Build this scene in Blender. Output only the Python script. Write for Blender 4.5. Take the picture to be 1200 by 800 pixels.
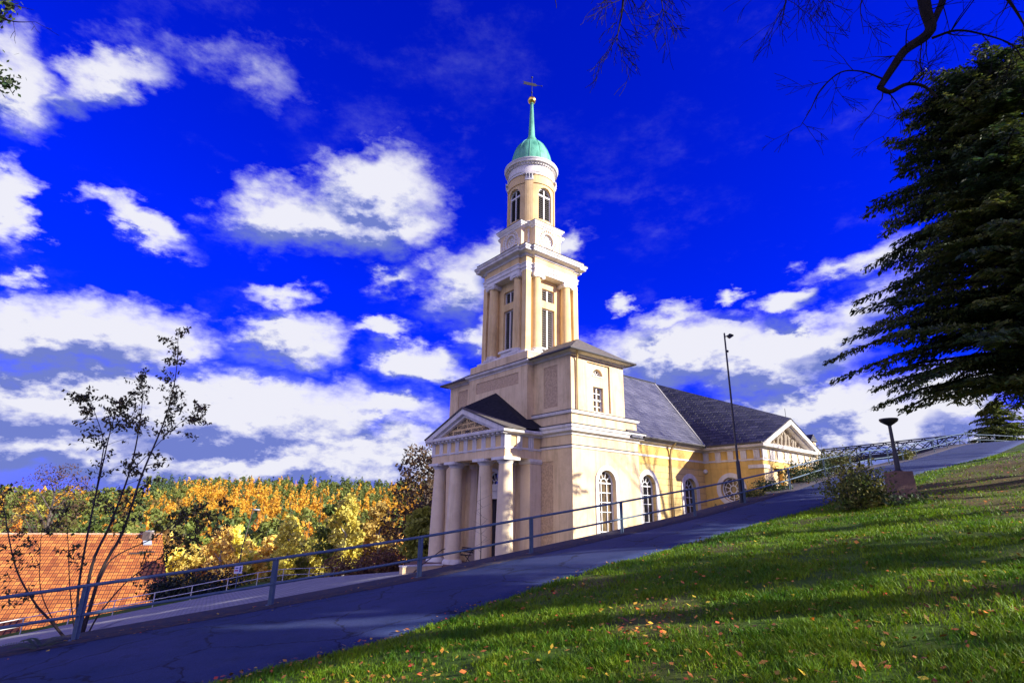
import bpy, bmesh, math, random
import numpy as np
from mathutils import Vector, Matrix
random.seed(7); RNG = np.random.default_rng(7)
for o in list(bpy.data.objects): bpy.data.objects.remove(o)
scene = bpy.context.scene
COL = scene.collection
rad = math.radians

# ------------------------------------------------------------------ camera
CR = np.array([0.99982232, -0.00567493, 0.01797579])
CU = np.array([-0.0188503, -0.30099897, 0.95343814])
CF = np.array([0.0, 0.95360758, 0.30105246])
FPX = 638.55
cd = bpy.data.cameras.new('camera'); cam = bpy.data.objects.new('camera', cd); COL.objects.link(cam)
cd.sensor_width = 36; cd.lens = 36 * FPX / 1200; cd.clip_start = 0.1; cd.clip_end = 3000
cam.matrix_world = Matrix(((CR[0], CU[0], -CF[0], 0), (CR[1], CU[1], -CF[1], 0), (CR[2], CU[2], -CF[2], 0), (0, 0, 0, 1)))
scene.camera = cam
def ray(u, v):
    return CF + CR * ((u - 600) / FPX) - CU * ((v - 400) / FPX)
def at(u, v, depth):                       # the point seen at (u, v), `depth` metres ahead of the camera
    d = ray(u, v); return d * (depth / d[1])

# ------------------------------------------------------------------ light
SUN_EL = 22.0
SUN = np.array([0.947 * math.cos(rad(SUN_EL)), -0.320 * math.cos(rad(SUN_EL)), math.sin(rad(SUN_EL))])
sl = bpy.data.lights.new('sun', 'SUN'); so = bpy.data.objects.new('sun', sl); COL.objects.link(so)
sl.energy = 5.0; sl.angle = rad(0.5); sl.color = (1.0, 0.94, 0.82)
so.rotation_euler = Vector(SUN).to_track_quat('Z', 'Y').to_euler()
so.location = (60, -20, 60)
scene.view_settings.view_transform = 'Standard'
scene.view_settings.look = 'None'
scene.view_settings.exposure = 1.2
scene.view_settings.gamma = 1.0
scene.view_settings.use_curve_mapping = False

# ------------------------------------------------------------------ sky
SKY_STRENGTH = 0.1
def azel(u, v):
    d = ray(u, v); return math.atan2(d[0], d[1]), math.asin(d[2] / np.linalg.norm(d))
# clouds: centre u, v, radii, tilt (degrees), weight
CLOUDS = [
 (440,228,72,48,-8,1.15),(335,258,72,36,0,1.0),(400,262,100,40,5,1.1),(470,268,42,34,0,.9),
 (340,396,62,34,0,1.0),(450,386,34,13,0,.9),(490,428,62,24,10,.9),(335,345,30,12,0,.6),(545,335,55,38,-20,.75),(600,300,70,26,-10,.7),(668,288,16,18,0,.7),(560,395,30,22,0,.6),
 (130,95,62,24,-10,.66),(15,95,48,58,10,.86),(75,115,40,18,0,.45),(5,235,34,48,0,1.05),(170,262,66,19,28,.9),(200,275,32,18,20,.8),(115,230,32,11,5,.6),(25,322,20,10,0,.5),(310,90,36,20,30,.22),
 (90,395,150,44,4,1.15),(215,402,62,18,8,.7),(110,470,260,52,0,1.05),(280,490,190,56,0,1.15),(60,520,240,50,0,1.1),(330,545,330,40,0,1.1),(440,480,80,22,0,.8),(390,520,180,40,0,.8),
 (460,330,30,14,-20,.5),(240,60,60,16,0,.15),
 (800,415,110,40,-8,1.05),(900,425,110,44,-8,1.0),(960,400,80,30,-20,.9),(925,355,32,14,-8,.9),(780,372,36,16,-15,.7),(732,352,16,9,-10,.7),(858,342,18,7,0,.6),
 (1010,300,60,18,-25,.6),(970,318,46,12,-18,.5),(1010,360,70,26,-40,.5),(960,480,140,34,-4,1.0),(1040,500,130,36,-4,1.15),(1100,470,110,34,-25,.95),(900,500,90,24,0,.8),(1000,535,220,34,0,1.0),(1180,540,120,50,0,1.0),(640,420,60,18,10,.4),
]
w = bpy.data.worlds.new('World'); scene.world = w; w.use_nodes = True
nt = w.node_tree; nt.nodes.clear()
def N(tree, t, **kw):
    n = tree.nodes.new(t)
    for k, v in kw.items(): setattr(n, k, v)
    return n
def L(tree, a, b): tree.links.new(a, b)
def math_node(tree, op, a, b=None, c=None, clamp=False):
    n = N(tree, 'ShaderNodeMath', operation=op, use_clamp=clamp)
    for i, x in enumerate((a, b, c)):
        if x is None: continue
        if isinstance(x, (int, float)): n.inputs[i].default_value = x
        else: L(tree, x, n.inputs[i])
    return n.outputs[0]
# unseen cloud banks added round the rest of the sky as fill light (degrees: azimuth, elevation, half-width, half-height, weight)
FILL_BANKS = [(-78,22,20,10,1.1),(-105,14,30,11,1.2),(-120,38,26,12,1.1),(-150,20,28,13,1.2),(-95,58,26,10,1.0),(-165,52,22,11,1.0),(168,24,22,11,1.1),(140,14,20,8,1.0),(100,40,18,8,.8),(75,14,16,7,1.0),(60,60,20,9,.6)]
def cloud_group():
    g = bpy.data.node_groups.new('cloud_field', 'ShaderNodeTree')
    g.interface.new_socket('P', in_out='INPUT', socket_type='NodeSocketVector')
    g.interface.new_socket('F', in_out='OUTPUT', socket_type='NodeSocketFloat')
    gi = N(g, 'NodeGroupInput'); go = N(g, 'NodeGroupOutput')
    acc = None; src = gi.outputs[0]
    for i, (u, v, rx, ry, tilt, wt) in enumerate(CLOUDS + FILL_BANKS_):
        if i and i % 10 == 0:              # ties the next ellipses to the ones before, which keeps the shader's stack small
            c3 = N(g, 'ShaderNodeVectorMath', operation='SCALE'); c3.inputs[0].default_value = (1e-6, 0, 0); L(g, acc, c3.inputs['Scale'])
            ad = N(g, 'ShaderNodeVectorMath', operation='ADD'); L(g, src, ad.inputs[0]); L(g, c3.outputs[0], ad.inputs[1]); src = ad.outputs[0]
        if i >= len(CLOUDS): a0, e0 = rad(u), rad(v); a1, e1, a2, e2 = a0 + rad(rx), e0, a0, e0 + rad(ry); tilt = 0
        else: a0, e0 = azel(u, v); a1, e1 = azel(u + rx, v); a2, e2 = azel(u, v - ry)
        m = N(g, 'ShaderNodeMapping', vector_type='TEXTURE')
        m.inputs['Location'].default_value = (a0, e0, 0)
        m.inputs['Rotation'].default_value = (0, 0, math.atan2(e1 - e0, a1 - a0) - rad(tilt))
        m.inputs['Scale'].default_value = (1.25 * math.hypot(a1 - a0, e1 - e0), 1.25 * math.hypot(a2 - a0, e2 - e0), 1)
        L(g, src, m.inputs['Vector'])
        l = N(g, 'ShaderNodeVectorMath', operation='LENGTH'); L(g, m.outputs[0], l.inputs[0])
        f = math_node(g, 'MULTIPLY_ADD', l.outputs['Value'], -wt, wt)
        acc = f if acc is None else math_node(g, 'SMOOTH_MAX', acc, f, 0.12)
    L(g, acc, go.inputs[0])
    return g
def unit3(a, b): l = math.hypot(a, b); return (np.array([a / l, b / l, 0]))
FILL_BANKS_ = [(a, b, c, d, 0, e) for a, b, c, d, e in FILL_BANKS]
def build_sky():
    tc = N(nt, 'ShaderNodeTexCoord'); D = tc.outputs['Generated']
    sky = N(nt, 'ShaderNodeTexSky', sky_type='NISHITA', sun_disc=False)
    sky.sun_elevation = rad(SUN_EL); sky.sun_rotation = math.atan2(SUN[0], SUN[1])
    sky.altitude = 300; sky.air_density = 1.0; sky.dust_density = 0.3; sky.ozone_density = 3.0
    gm = N(nt, 'ShaderNodeGamma'); gm.inputs[1].default_value = 1.0
    L(nt, sky.outputs[0], gm.inputs[0])
    hs = N(nt, 'ShaderNodeHueSaturation'); hs.inputs['Hue'].default_value = 0.522; hs.inputs['Saturation'].default_value = 1.55; hs.inputs['Value'].default_value = 1.0
    L(nt, gm.outputs[0], hs.inputs['Color'])
    tint = N(nt, 'ShaderNodeMix', data_type='RGBA', blend_type='MULTIPLY'); tint.inputs[0].default_value = 1
    L(nt, hs.outputs[0], tint.inputs[6]); tint.inputs[7].default_value = (0.10, 0.110, 1.20, 1)
    sx = N(nt, 'ShaderNodeSeparateXYZ'); L(nt, D, sx.inputs[0])
    az = math_node(nt, 'ARCTAN2', sx.outputs[0], sx.outputs[1]); el = math_node(nt, 'ARCSINE', sx.outputs[2])
    cx = N(nt, 'ShaderNodeCombineXYZ'); L(nt, az, cx.inputs[0]); L(nt, el, cx.inputs[1])
    def noise(scale, detail, rough, vec=D, squash=None):
        n = N(nt, 'ShaderNodeTexNoise'); n.inputs['Scale'].default_value = scale; n.inputs['Detail'].default_value = detail; n.inputs['Roughness'].default_value = rough
        L(nt, vec, n.inputs['Vector']); return n
    flat = N(nt, 'ShaderNodeMapping'); flat.inputs['Scale'].default_value = (1, 1, 1.9); L(nt, D, flat.inputs[0])
    n1 = noise(9, 3, .55, flat.outputs[0]); n2 = noise(26, 8, .62, flat.outputs[0])
    def warp(n, amp, base):
        s = N(nt, 'ShaderNodeVectorMath', operation='SUBTRACT'); L(nt, n.outputs['Color'], s.inputs[0]); s.inputs[1].default_value = (.5, .5, .5)
        m = N(nt, 'ShaderNodeVectorMath', operation='MULTIPLY_ADD'); L(nt, s.outputs[0], m.inputs[0]); m.inputs[1].default_value = (amp, amp * .7, 0); L(nt, base, m.inputs[2])
        return m.outputs[0]
    P = warp(n2, 0.085, warp(n1, 0.12, cx.outputs[0]))
    grp = cloud_group()
    def field(vec):
        g = N(nt, 'ShaderNodeGroup'); g.node_tree = grp; L(nt, vec, g.inputs[0]); return g.outputs[0]
    F = field(P)
    sh = N(nt, 'ShaderNodeVectorMath', operation='ADD'); L(nt, P, sh.inputs[0]); sh.inputs[1].default_value = (0.022, 0.04, 0)
    F2 = field(sh.outputs[0])
    n3 = noise(20, 9, .64, flat.outputs[0])
    Fn = math_node(nt, 'ADD', F, math_node(nt, 'MULTIPLY_ADD', n3.outputs['Fac'], 0.60, -0.27))
    mr = N(nt, 'ShaderNodeMapRange', interpolation_type='SMOOTHSTEP'); L(nt, Fn, mr.inputs['Value'])
    mr.inputs['From Min'].default_value = -0.06; mr.inputs['From Max'].default_value = 0.62
    n4 = noise(4.5, 7, .68, flat.outputs[0]); wsp = N(nt, 'ShaderNodeMapRange', interpolation_type='SMOOTHSTEP'); L(nt, n4.outputs['Fac'], wsp.inputs['Value']); wsp.inputs['From Min'].default_value = .50; wsp.inputs['From Max'].default_value = .82; wsp.inputs['To Max'].default_value = .10
    dens = math_node(nt, 'MAXIMUM', mr.outputs[0], wsp.outputs[0])
    # light on the clouds: bright towards the sun and upwards, lavender below
    lit = math_node(nt, 'MULTIPLY_ADD', math_node(nt, 'SUBTRACT', F, F2), 2.0, 0.34)
    lit = math_node(nt, 'ADD', lit, math_node(nt, 'MULTIPLY_ADD', n2.outputs['Fac'], 1.5, -0.75)); n5 = noise(13, 9, .66, flat.outputs[0]); lit = math_node(nt, 'ADD', lit, math_node(nt, 'MULTIPLY_ADD', n5.outputs['Fac'], 1.5, -0.66), clamp=True)
    cr = N(nt, 'ShaderNodeValToRGB'); L(nt, lit, cr.inputs[0])
    k = 0.385 / SKY_STRENGTH
    cr.color_ramp.elements[0].position = 0.05; cr.color_ramp.elements[0].color = (.19, .25, .70, 1)
    cr.color_ramp.elements[1].position = 0.95; cr.color_ramp.elements[1].color = (.97, .97, 1.08, 1)
    e = cr.color_ramp.elements.new(0.36); e.color = (.45, .49, .90, 1); e = cr.color_ramp.elements.new(0.66); e.color = (.72, .74, 1.0, 1)
    sc = N(nt, 'ShaderNodeVectorMath', operation='SCALE'); L(nt, cr.outputs[0], sc.inputs[0])
    # clouds opposite the sun, and unseen ones behind the camera, brightened as fill
    dt = N(nt, 'ShaderNodeVectorMath', operation='DOT_PRODUCT'); L(nt, D, dt.inputs[0]); dt.inputs[1].default_value = tuple(-unit3(SUN[0], SUN[1]))
    fb = math_node(nt, 'MAXIMUM', math_node(nt, 'SUBTRACT', dt.outputs['Value'], 0.90), 0.0)
    back = math_node(nt, 'MAXIMUM', math_node(nt, 'MULTIPLY', sx.outputs[1], -1.0), 0.0)
    gain = math_node(nt, 'ADD', math_node(nt, 'MULTIPLY', fb, 3.0), math_node(nt, 'MULTIPLY', back, 2.4))
    L(nt, math_node(nt, 'MULTIPLY_ADD', gain, k, k), sc.inputs['Scale'])
    wm = N(nt, 'ShaderNodeMix', data_type='RGBA', blend_type='MULTIPLY'); L(nt, math_node(nt, 'MULTIPLY', gain, 1.2, clamp=True), wm.inputs[0]); L(nt, cr.outputs[0], wm.inputs[6]); wm.inputs[7].default_value = (1.0, .86, .70, 1); L(nt, wm.outputs[2], sc.inputs[0])  # the brightened clouds are also warmed, to warm the added fill
    mx = N(nt, 'ShaderNodeMix', data_type='RGBA'); L(nt, dens, mx.inputs[0]); L(nt, tint.outputs[2], mx.inputs[6]); L(nt, sc.outputs[0], mx.inputs[7])
    bg = N(nt, 'ShaderNodeBackground'); bg.inputs[1].default_value = SKY_STRENGTH; L(nt, mx.outputs[2], bg.inputs[0])
    out = N(nt, 'ShaderNodeOutputWorld'); L(nt, bg.outputs[0], out.inputs[0])
build_sky()
w.cycles.sampling_method = 'MANUAL'; w.cycles.sample_map_resolution = 512

# ------------------------------------------------------------------ materials
def mat(name, c1, c2=None, scale=4.0, rough=0.8, bump=0.0, bscale=None, detail=5, metallic=0.0, coord='Object', stretch=None, rand=0.0, ramp=(0.35, 0.65), trans=0.0, island=0.0, spec=0.5, stain=0.0):
    m = bpy.data.materials.new(name); m.use_nodes = True; t = m.node_tree
    b = t.nodes['Principled BSDF']; b.inputs['Roughness'].default_value = rough; b.inputs['Metallic'].default_value = metallic
    b.inputs['Specular IOR Level'].default_value = spec
    c1 = tuple(c1) + (1,); c2 = tuple(c2) + (1,) if c2 else None
    b.inputs['Base Color'].default_value = c1
    if c2 or bump:
        tc = N(t, 'ShaderNodeTexCoord'); vec = tc.outputs[coord]
        if stretch:
            mp = N(t, 'ShaderNodeMapping'); mp.inputs['Scale'].default_value = stretch; L(t, vec, mp.inputs[0]); vec = mp.outputs[0]
    col = None
    if c2:
        n = N(t, 'ShaderNodeTexNoise'); n.inputs['Scale'].default_value = scale; n.inputs['Detail'].default_value = detail; n.inputs['Roughness'].default_value = 0.62; L(t, vec, n.inputs['Vector'])
        r = N(t, 'ShaderNodeValToRGB'); L(t, n.outputs['Fac'], r.inputs[0])
        r.color_ramp.elements[0].position = ramp[0]; r.color_ramp.elements[1].position = ramp[1]
        r.color_ramp.elements[0].color = c1; r.color_ramp.elements[1].color = c2
        col = r.outputs[0]
        if stain:
            mp2 = N(t, 'ShaderNodeMapping'); mp2.inputs['Scale'].default_value = (1.6, 1.6, .16); L(t, tc.outputs[coord], mp2.inputs[0]); mp2.inputs['Rotation'].default_value = (0.03, 0.02, 0)
            def st(vec_, sc_, lo, hi, amt):
                n_ = N(t, 'ShaderNodeTexNoise'); n_.inputs['Scale'].default_value = sc_; n_.inputs['Detail'].default_value = 8; n_.inputs['Roughness'].default_value = .7; L(t, vec_, n_.inputs['Vector'])
                r_ = N(t, 'ShaderNodeValToRGB'); L(t, n_.outputs['Fac'], r_.inputs[0]); r_.color_ramp.elements[0].position = lo; r_.color_ramp.elements[1].position = hi; r_.color_ramp.elements[0].color = (1 - amt, 1 - amt * 1.1, 1 - amt * 1.25, 1); r_.color_ramp.elements[1].color = (1, 1, 1, 1); return r_.outputs[0]
            for o_ in (st(mp2.outputs[0], 1.3, .30, .52, stain), st(tc.outputs[coord], .8, .28, .5, stain * .7)):
                m_ = N(t, 'ShaderNodeMix', data_type='RGBA', blend_type='MULTIPLY'); m_.inputs[0].default_value = 1; L(t, col, m_.inputs[6]); L(t, o_, m_.inputs[7]); col = m_.outputs[2]
        L(t, col, b.inputs['Base Color'])
    if rand or island:
        hs = N(t, 'ShaderNodeHueSaturation')
        if col: L(t, col, hs.inputs['Color'])
        else: hs.inputs['Color'].default_value = c1
        if rand: src = N(t, 'ShaderNodeObjectInfo').outputs['Random']; amp = rand
        else: src = N(t, 'ShaderNodeNewGeometry').outputs['Random Per Island']; amp = island
        wn = N(t, 'ShaderNodeTexWhiteNoise', noise_dimensions='1D'); L(t, src, wn.inputs['W'])
        L(t, math_node(t, 'MULTIPLY_ADD', src, 0.10 * amp, 0.5 - 0.05 * amp), hs.inputs['Hue'])
        L(t, math_node(t, 'MULTIPLY_ADD', wn.outputs['Value'], 1.2 * amp, 1 - 0.6 * amp), hs.inputs['Value'])
        L(t, hs.outputs[0], b.inputs['Base Color']); col = hs.outputs[0]
    if bump:
        n = N(t, 'ShaderNodeTexNoise'); n.inputs['Scale'].default_value = bscale or scale * 4; n.inputs['Detail'].default_value = 6; L(t, vec, n.inputs['Vector'])
        bp = N(t, 'ShaderNodeBump'); bp.inputs['Strength'].default_value = bump; bp.inputs['Distance'].default_value = 0.03
        L(t, n.outputs['Fac'], bp.inputs['Height']); L(t, bp.outputs[0], b.inputs['Normal'])
    if trans:
        tr = N(t, 'ShaderNodeBsdfTranslucent'); ms = N(t, 'ShaderNodeMixShader'); ms.inputs[0].default_value = trans
        if col: L(t, col, tr.inputs[0])
        else: tr.inputs[0].default_value = c1
        L(t, b.outputs[0], ms.inputs[1]); L(t, tr.outputs[0], ms.inputs[2]); L(t, ms.outputs[0], t.nodes['Material Output'].inputs[0])
    return m
def brick_mat(name, base, mortar, bw, bh, axes='XZ', offset=.5, msize=0.012, bump=.6, rough=.8, c2=None, noise_amt=.25, nscale=2.0):
    m = bpy.data.materials.new(name); m.use_nodes = True; t = m.node_tree
    b = t.nodes['Principled BSDF']; b.inputs['Roughness'].default_value = rough
    tc = N(t, 'ShaderNodeTexCoord'); s = N(t, 'ShaderNodeSeparateXYZ'); L(t, tc.outputs['Object'], s.inputs[0])
    c = N(t, 'ShaderNodeCombineXYZ'); ix = {'X': 0, 'Y': 1, 'Z': 2}
    if axes[0] == 'S': L(t, math_node(t, 'ADD', s.outputs[0], s.outputs[1]), c.inputs[0])
    else: L(t, s.outputs[ix[axes[0]]], c.inputs[0])
    L(t, s.outputs[ix[axes[1]]], c.inputs[1])
    br = N(t, 'ShaderNodeTexBrick', offset=offset); L(t, c.outputs[0], br.inputs['Vector'])
    br.inputs['Color1'].default_value = tuple(base) + (1,); br.inputs['Color2'].default_value = tuple(c2 or base) + (1,); br.inputs['Mortar'].default_value = tuple(mortar) + (1,)
    br.inputs['Scale'].default_value = 1; br.inputs['Mortar Size'].default_value = msize; br.inputs['Mortar Smooth'].default_value = .2; br.inputs['Brick Width'].default_value = bw; br.inputs['Row Height'].default_value = bh
    n = N(t, 'ShaderNodeTexNoise'); n.inputs['Scale'].default_value = nscale; n.inputs['Detail'].default_value = 6; L(t, tc.outputs['Object'], n.inputs['Vector'])
    mx = N(t, 'ShaderNodeMix', data_type='RGBA', blend_type='MULTIPLY'); mx.inputs[0].default_value = 1
    L(t, br.outputs['Color'], mx.inputs[6]); v = math_node(t, 'MULTIPLY_ADD', n.outputs['Fac'], 2 * noise_amt, 1 - noise_amt); cc = N(t, 'ShaderNodeCombineColor'); [L(t, v, cc.inputs[i]) for i in range(3)]
    L(t, cc.outputs[0], mx.inputs[7]); L(t, mx.outputs[2], b.inputs['Base Color'])
    bp = N(t, 'ShaderNodeBump'); bp.inputs['Strength'].default_value = bump; bp.inputs['Distance'].default_value = .02; bp.invert = True
    L(t, br.outputs['Fac'], bp.inputs['Height']); L(t, bp.outputs[0], b.inputs['Normal'])
    return m
M = {}
M['cream'] = mat('cream_plaster', (.79, .60, .35), (.71, .52, .29), 1.1, .85, .15, 30, ramp=(.4, .75), stain=.30)
M['tower'] = mat('tower_plaster', (.78, .56, .27), (.70, .48, .21), 1.3, .85, .15, 30, ramp=(.4, .75), stain=.30)
M['yellow'] = mat('yellow_plaster', (.76, .49, .13), (.68, .42, .11), 1.2, .85, .15, 30, ramp=(.4, .75), stain=.30)
M['trim'] = mat('white_plaster_trim', (.74, .70, .66), (.62, .57, .52), 2.0, .75, .1, 30, ramp=(.45, .8), stain=.25)
M['column'] = mat('column_plaster', (.78, .63, .42), (.69, .54, .34), 1.5, .8, .1, 30, ramp=(.45, .8), stain=.2)
M['rough'] = mat('rough_stucco', (.64, .46, .28), (.42, .29, .17), 9, .95, 1.0, 14)
M['ashlar'] = brick_mat('rusticated_plaster', (.74, .52, .20), (.36, .24, .09), 1.2, .378, 'XZ', .5, .012, .8, .85, None, .18, 1.5)
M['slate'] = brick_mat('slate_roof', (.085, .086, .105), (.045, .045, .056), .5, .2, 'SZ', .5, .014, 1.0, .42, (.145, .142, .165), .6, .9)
M['slate_shaded'] = brick_mat('shaded_slate_roof', (.020, .021, .032), (.006, .006, .010), .5, .22, 'YZ', .5, .022, 1.0, .55, (.060, .060, .085), .45, 1.5)  # darker copy of the slate, shade of the sunless slopes put in
M['slate_porch'] = mat('shaded_porch_slate', (.010, .010, .014), (.022, .022, .030), 5, .8, .4, 20, spec=.2)  # porch roof lies in the west block's shadow; that darkness is in the colour
M['slate_brown'] = mat('weathered_roof', (.13, .11, .09), (.07, .06, .055), 6, .8, .4, 20)
M['zinc'] = mat('zinc_flashing', (.45, .43, .40), (.32, .31, .30), 6, .45, .1, 20, metallic=.3)
M['gutter'] = mat('dark_gutter', (.05, .045, .045), None, rough=.5)
M['pipe'] = mat('painted_downpipe', (.55, .40, .16), (.45, .32, .13), 3, .5)
M['pipe_grey'] = mat('grey_downpipe', (.42, .38, .36), None, rough=.5)
M['frame'] = mat('white_window_frame', (.80, .79, .78), None, rough=.5)
M['glass'] = mat('sunlit_window_glass', (.26, .18, .085), (.06, .045, .035), 1.3, .12, spec=.8)  # warm brown puts the sun's reflection into the pane colour
M['glass_dim'] = mat('dim_window_glass', (.03, .025, .03), (.012, .012, .016), 1.6, .08, spec=.8)  # darker copy of the panes, without that reflection
M['louvre'] = mat('dark_louvre', (.17, .145, .13), (.13, .11, .10), 6, .7)
M['dark'] = mat('dark_void', (.012, .011, .012), None, rough=.9)
M['door'] = mat('dark_door', (.016, .014, .020), None, rough=.5)
M['letter'] = mat('black_letter', (.02, .018, .018), None, rough=.7)
M['copper'] = mat('copper_patina', (.028, .18, .115), (.12, .40, .26), 2.2, .6, .2, 10, ramp=(.34, .58), stretch=(1, 1, .3))
M['gold'] = mat('gilded_metal', (.95, .58, .12), None, rough=.28, metallic=1)
M['iron'] = mat('dark_iron', (.03, .03, .035), None, rough=.5, metallic=.4)
M['relief'] = mat('relief_stone', (.42, .36, .27), (.28, .23, .17), 6, .9, .3, 20)
M['floor'] = mat('porch_brick_floor', (.20, .10, .07), (.12, .07, .06), 5, .9, .3)
def asphalt():
    m = bpy.data.materials.new('asphalt'); m.use_nodes = True; t = m.node_tree; b = t.nodes['Principled BSDF']; b.inputs['Roughness'].default_value = .88; b.inputs['Specular IOR Level'].default_value = .3
    tc = N(t, 'ShaderNodeTexCoord'); O_ = tc.outputs['Object']
    def noise(s_, d, r=.6): n = N(t, 'ShaderNodeTexNoise'); n.inputs['Scale'].default_value = s_; n.inputs['Detail'].default_value = d; n.inputs['Roughness'].default_value = r; L(t, O_, n.inputs['Vector']); return n
    def ramp(src, a, b_, c1, c2):
        r = N(t, 'ShaderNodeValToRGB'); L(t, src, r.inputs[0]); r.color_ramp.elements[0].position = a; r.color_ramp.elements[1].position = b_; r.color_ramp.elements[0].color = c1 + (1,); r.color_ramp.elements[1].color = c2 + (1,); return r.outputs[0]
    def mul(a, b_): x = N(t, 'ShaderNodeMix', data_type='RGBA', blend_type='MULTIPLY'); x.inputs[0].default_value = 1; L(t, a, x.inputs[6]); L(t, b_, x.inputs[7]); return x.outputs[2]
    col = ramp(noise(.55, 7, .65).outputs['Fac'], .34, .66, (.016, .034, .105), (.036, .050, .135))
    col = mul(col, ramp(noise(70, 3, .8).outputs['Fac'], .35, .62, (.45, .45, .5), (1.35, 1.35, 1.3)))
    col = mul(col, ramp(noise(2.6, 8, .72).outputs['Fac'], .30, .48, (.62, .58, .55), (1, 1, 1)))
    wv = N(t, 'ShaderNodeVectorMath', operation='MULTIPLY_ADD'); L(t, noise(1.3, 5).outputs['Color'], wv.inputs[0]); wv.inputs[1].default_value = (1.1, 1.1, .2); L(t, O_, wv.inputs[2])
    vo = N(t, 'ShaderNodeTexVoronoi', feature='DISTANCE_TO_EDGE'); vo.inputs['Scale'].default_value = .42; L(t, wv.outputs[0], vo.inputs['Vector'])
    col = mul(col, ramp(vo.outputs['Distance'], .004, .014, (.30, .30, .32), (1, 1, 1)))
    L(t, col, b.inputs['Base Color'])
    bp = N(t, 'ShaderNodeBump'); bp.inputs['Strength'].default_value = .9; bp.inputs['Distance'].default_value = .012; L(t, noise(80, 4, .75).outputs['Fac'], bp.inputs['Height']); L(t, bp.outputs[0], b.inputs['Normal'])
    return m
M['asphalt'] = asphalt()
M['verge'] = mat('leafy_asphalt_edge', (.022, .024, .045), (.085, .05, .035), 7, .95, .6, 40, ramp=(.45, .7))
M['road'] = brick_mat('paved_road', (.24, .235, .23), (.13, .125, .12), .25, .25, 'XY', .5, .02, .5, .85, (.30, .29, .28), .25, .6)
M['rail'] = mat('blue_grey_paint', (.075, .12, .17), (.11, .15, .19), 8, .6, .1, 30, spec=.2)
M['white_rail'] = mat('white_rail_paint', (.72, .70, .66), (.60, .58, .55), 5, .5)
M['bridge'] = mat('bridge_steel', (.022, .026, .045), (.035, .04, .06), 5, .7, spec=.2)
M['concrete'] = mat('red_grey_concrete', (.20, .115, .085), (.12, .075, .060), 6, .9, .5, 30)
M['tile'] = None
M['leaf_dark'] = mat('needle_foliage', (.030, .058, .015), (.17, .19, .03), .45, .6, trans=.3, island=.8, ramp=(.46, .70))  # paler patches put sunlit needles into the colour
M['leaf_yew'] = mat('yellow_green_needles', (.09, .13, .015), (.16, .19, .02), .9, .65, trans=.25, island=.5)
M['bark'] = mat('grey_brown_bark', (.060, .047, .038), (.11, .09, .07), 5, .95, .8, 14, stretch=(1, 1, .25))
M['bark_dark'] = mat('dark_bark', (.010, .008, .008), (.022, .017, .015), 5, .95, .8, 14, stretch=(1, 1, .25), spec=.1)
M['twig'] = mat('twig_bark', (.030, .020, .018), (.055, .038, .03), 5, .9)
M['leaf_young'] = mat('dry_green_leaf', (.050, .055, .014), (.15, .11, .025), 2, .6, trans=.3, island=.6)
M['shrub_leaf'] = mat('shrub_leaf', (.07, .12, .015), (.26, .22, .03), 1.4, .6, trans=.25, island=.7)
M['shrub_dark'] = mat('dark_shrub_leaf', (.02, .045, .010), (.05, .085, .015), 1.4, .6, trans=.2, island=.5)
M['fern'] = mat('fern_frond', (.05, .10, .02), (.09, .11, .025), 3, .6, trans=.2)
AUT = {'larch': ((.62, .30, .02), (.72, .42, .03)), 'birch': ((.66, .46, .05), (.75, .62, .16)), 'maple': ((.52, .20, .02), (.60, .30, .03)), 'spruce': ((.035, .08, .018), (.09, .14, .03)), 'pine': ((.10, .15, .025), (.22, .24, .04)), 'oak': ((.15, .10, .02), (.30, .17, .025)), 'beech': ((.10, .055, .03), (.17, .09, .035)), 'lime': ((.32, .32, .04), (.46, .42, .06))}
for k_, (a_, b_) in AUT.items(): M['crown_' + k_] = mat(k_ + '_autumn_leaves', a_, b_, .35, .65, trans=.3, rand=.55)

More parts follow.
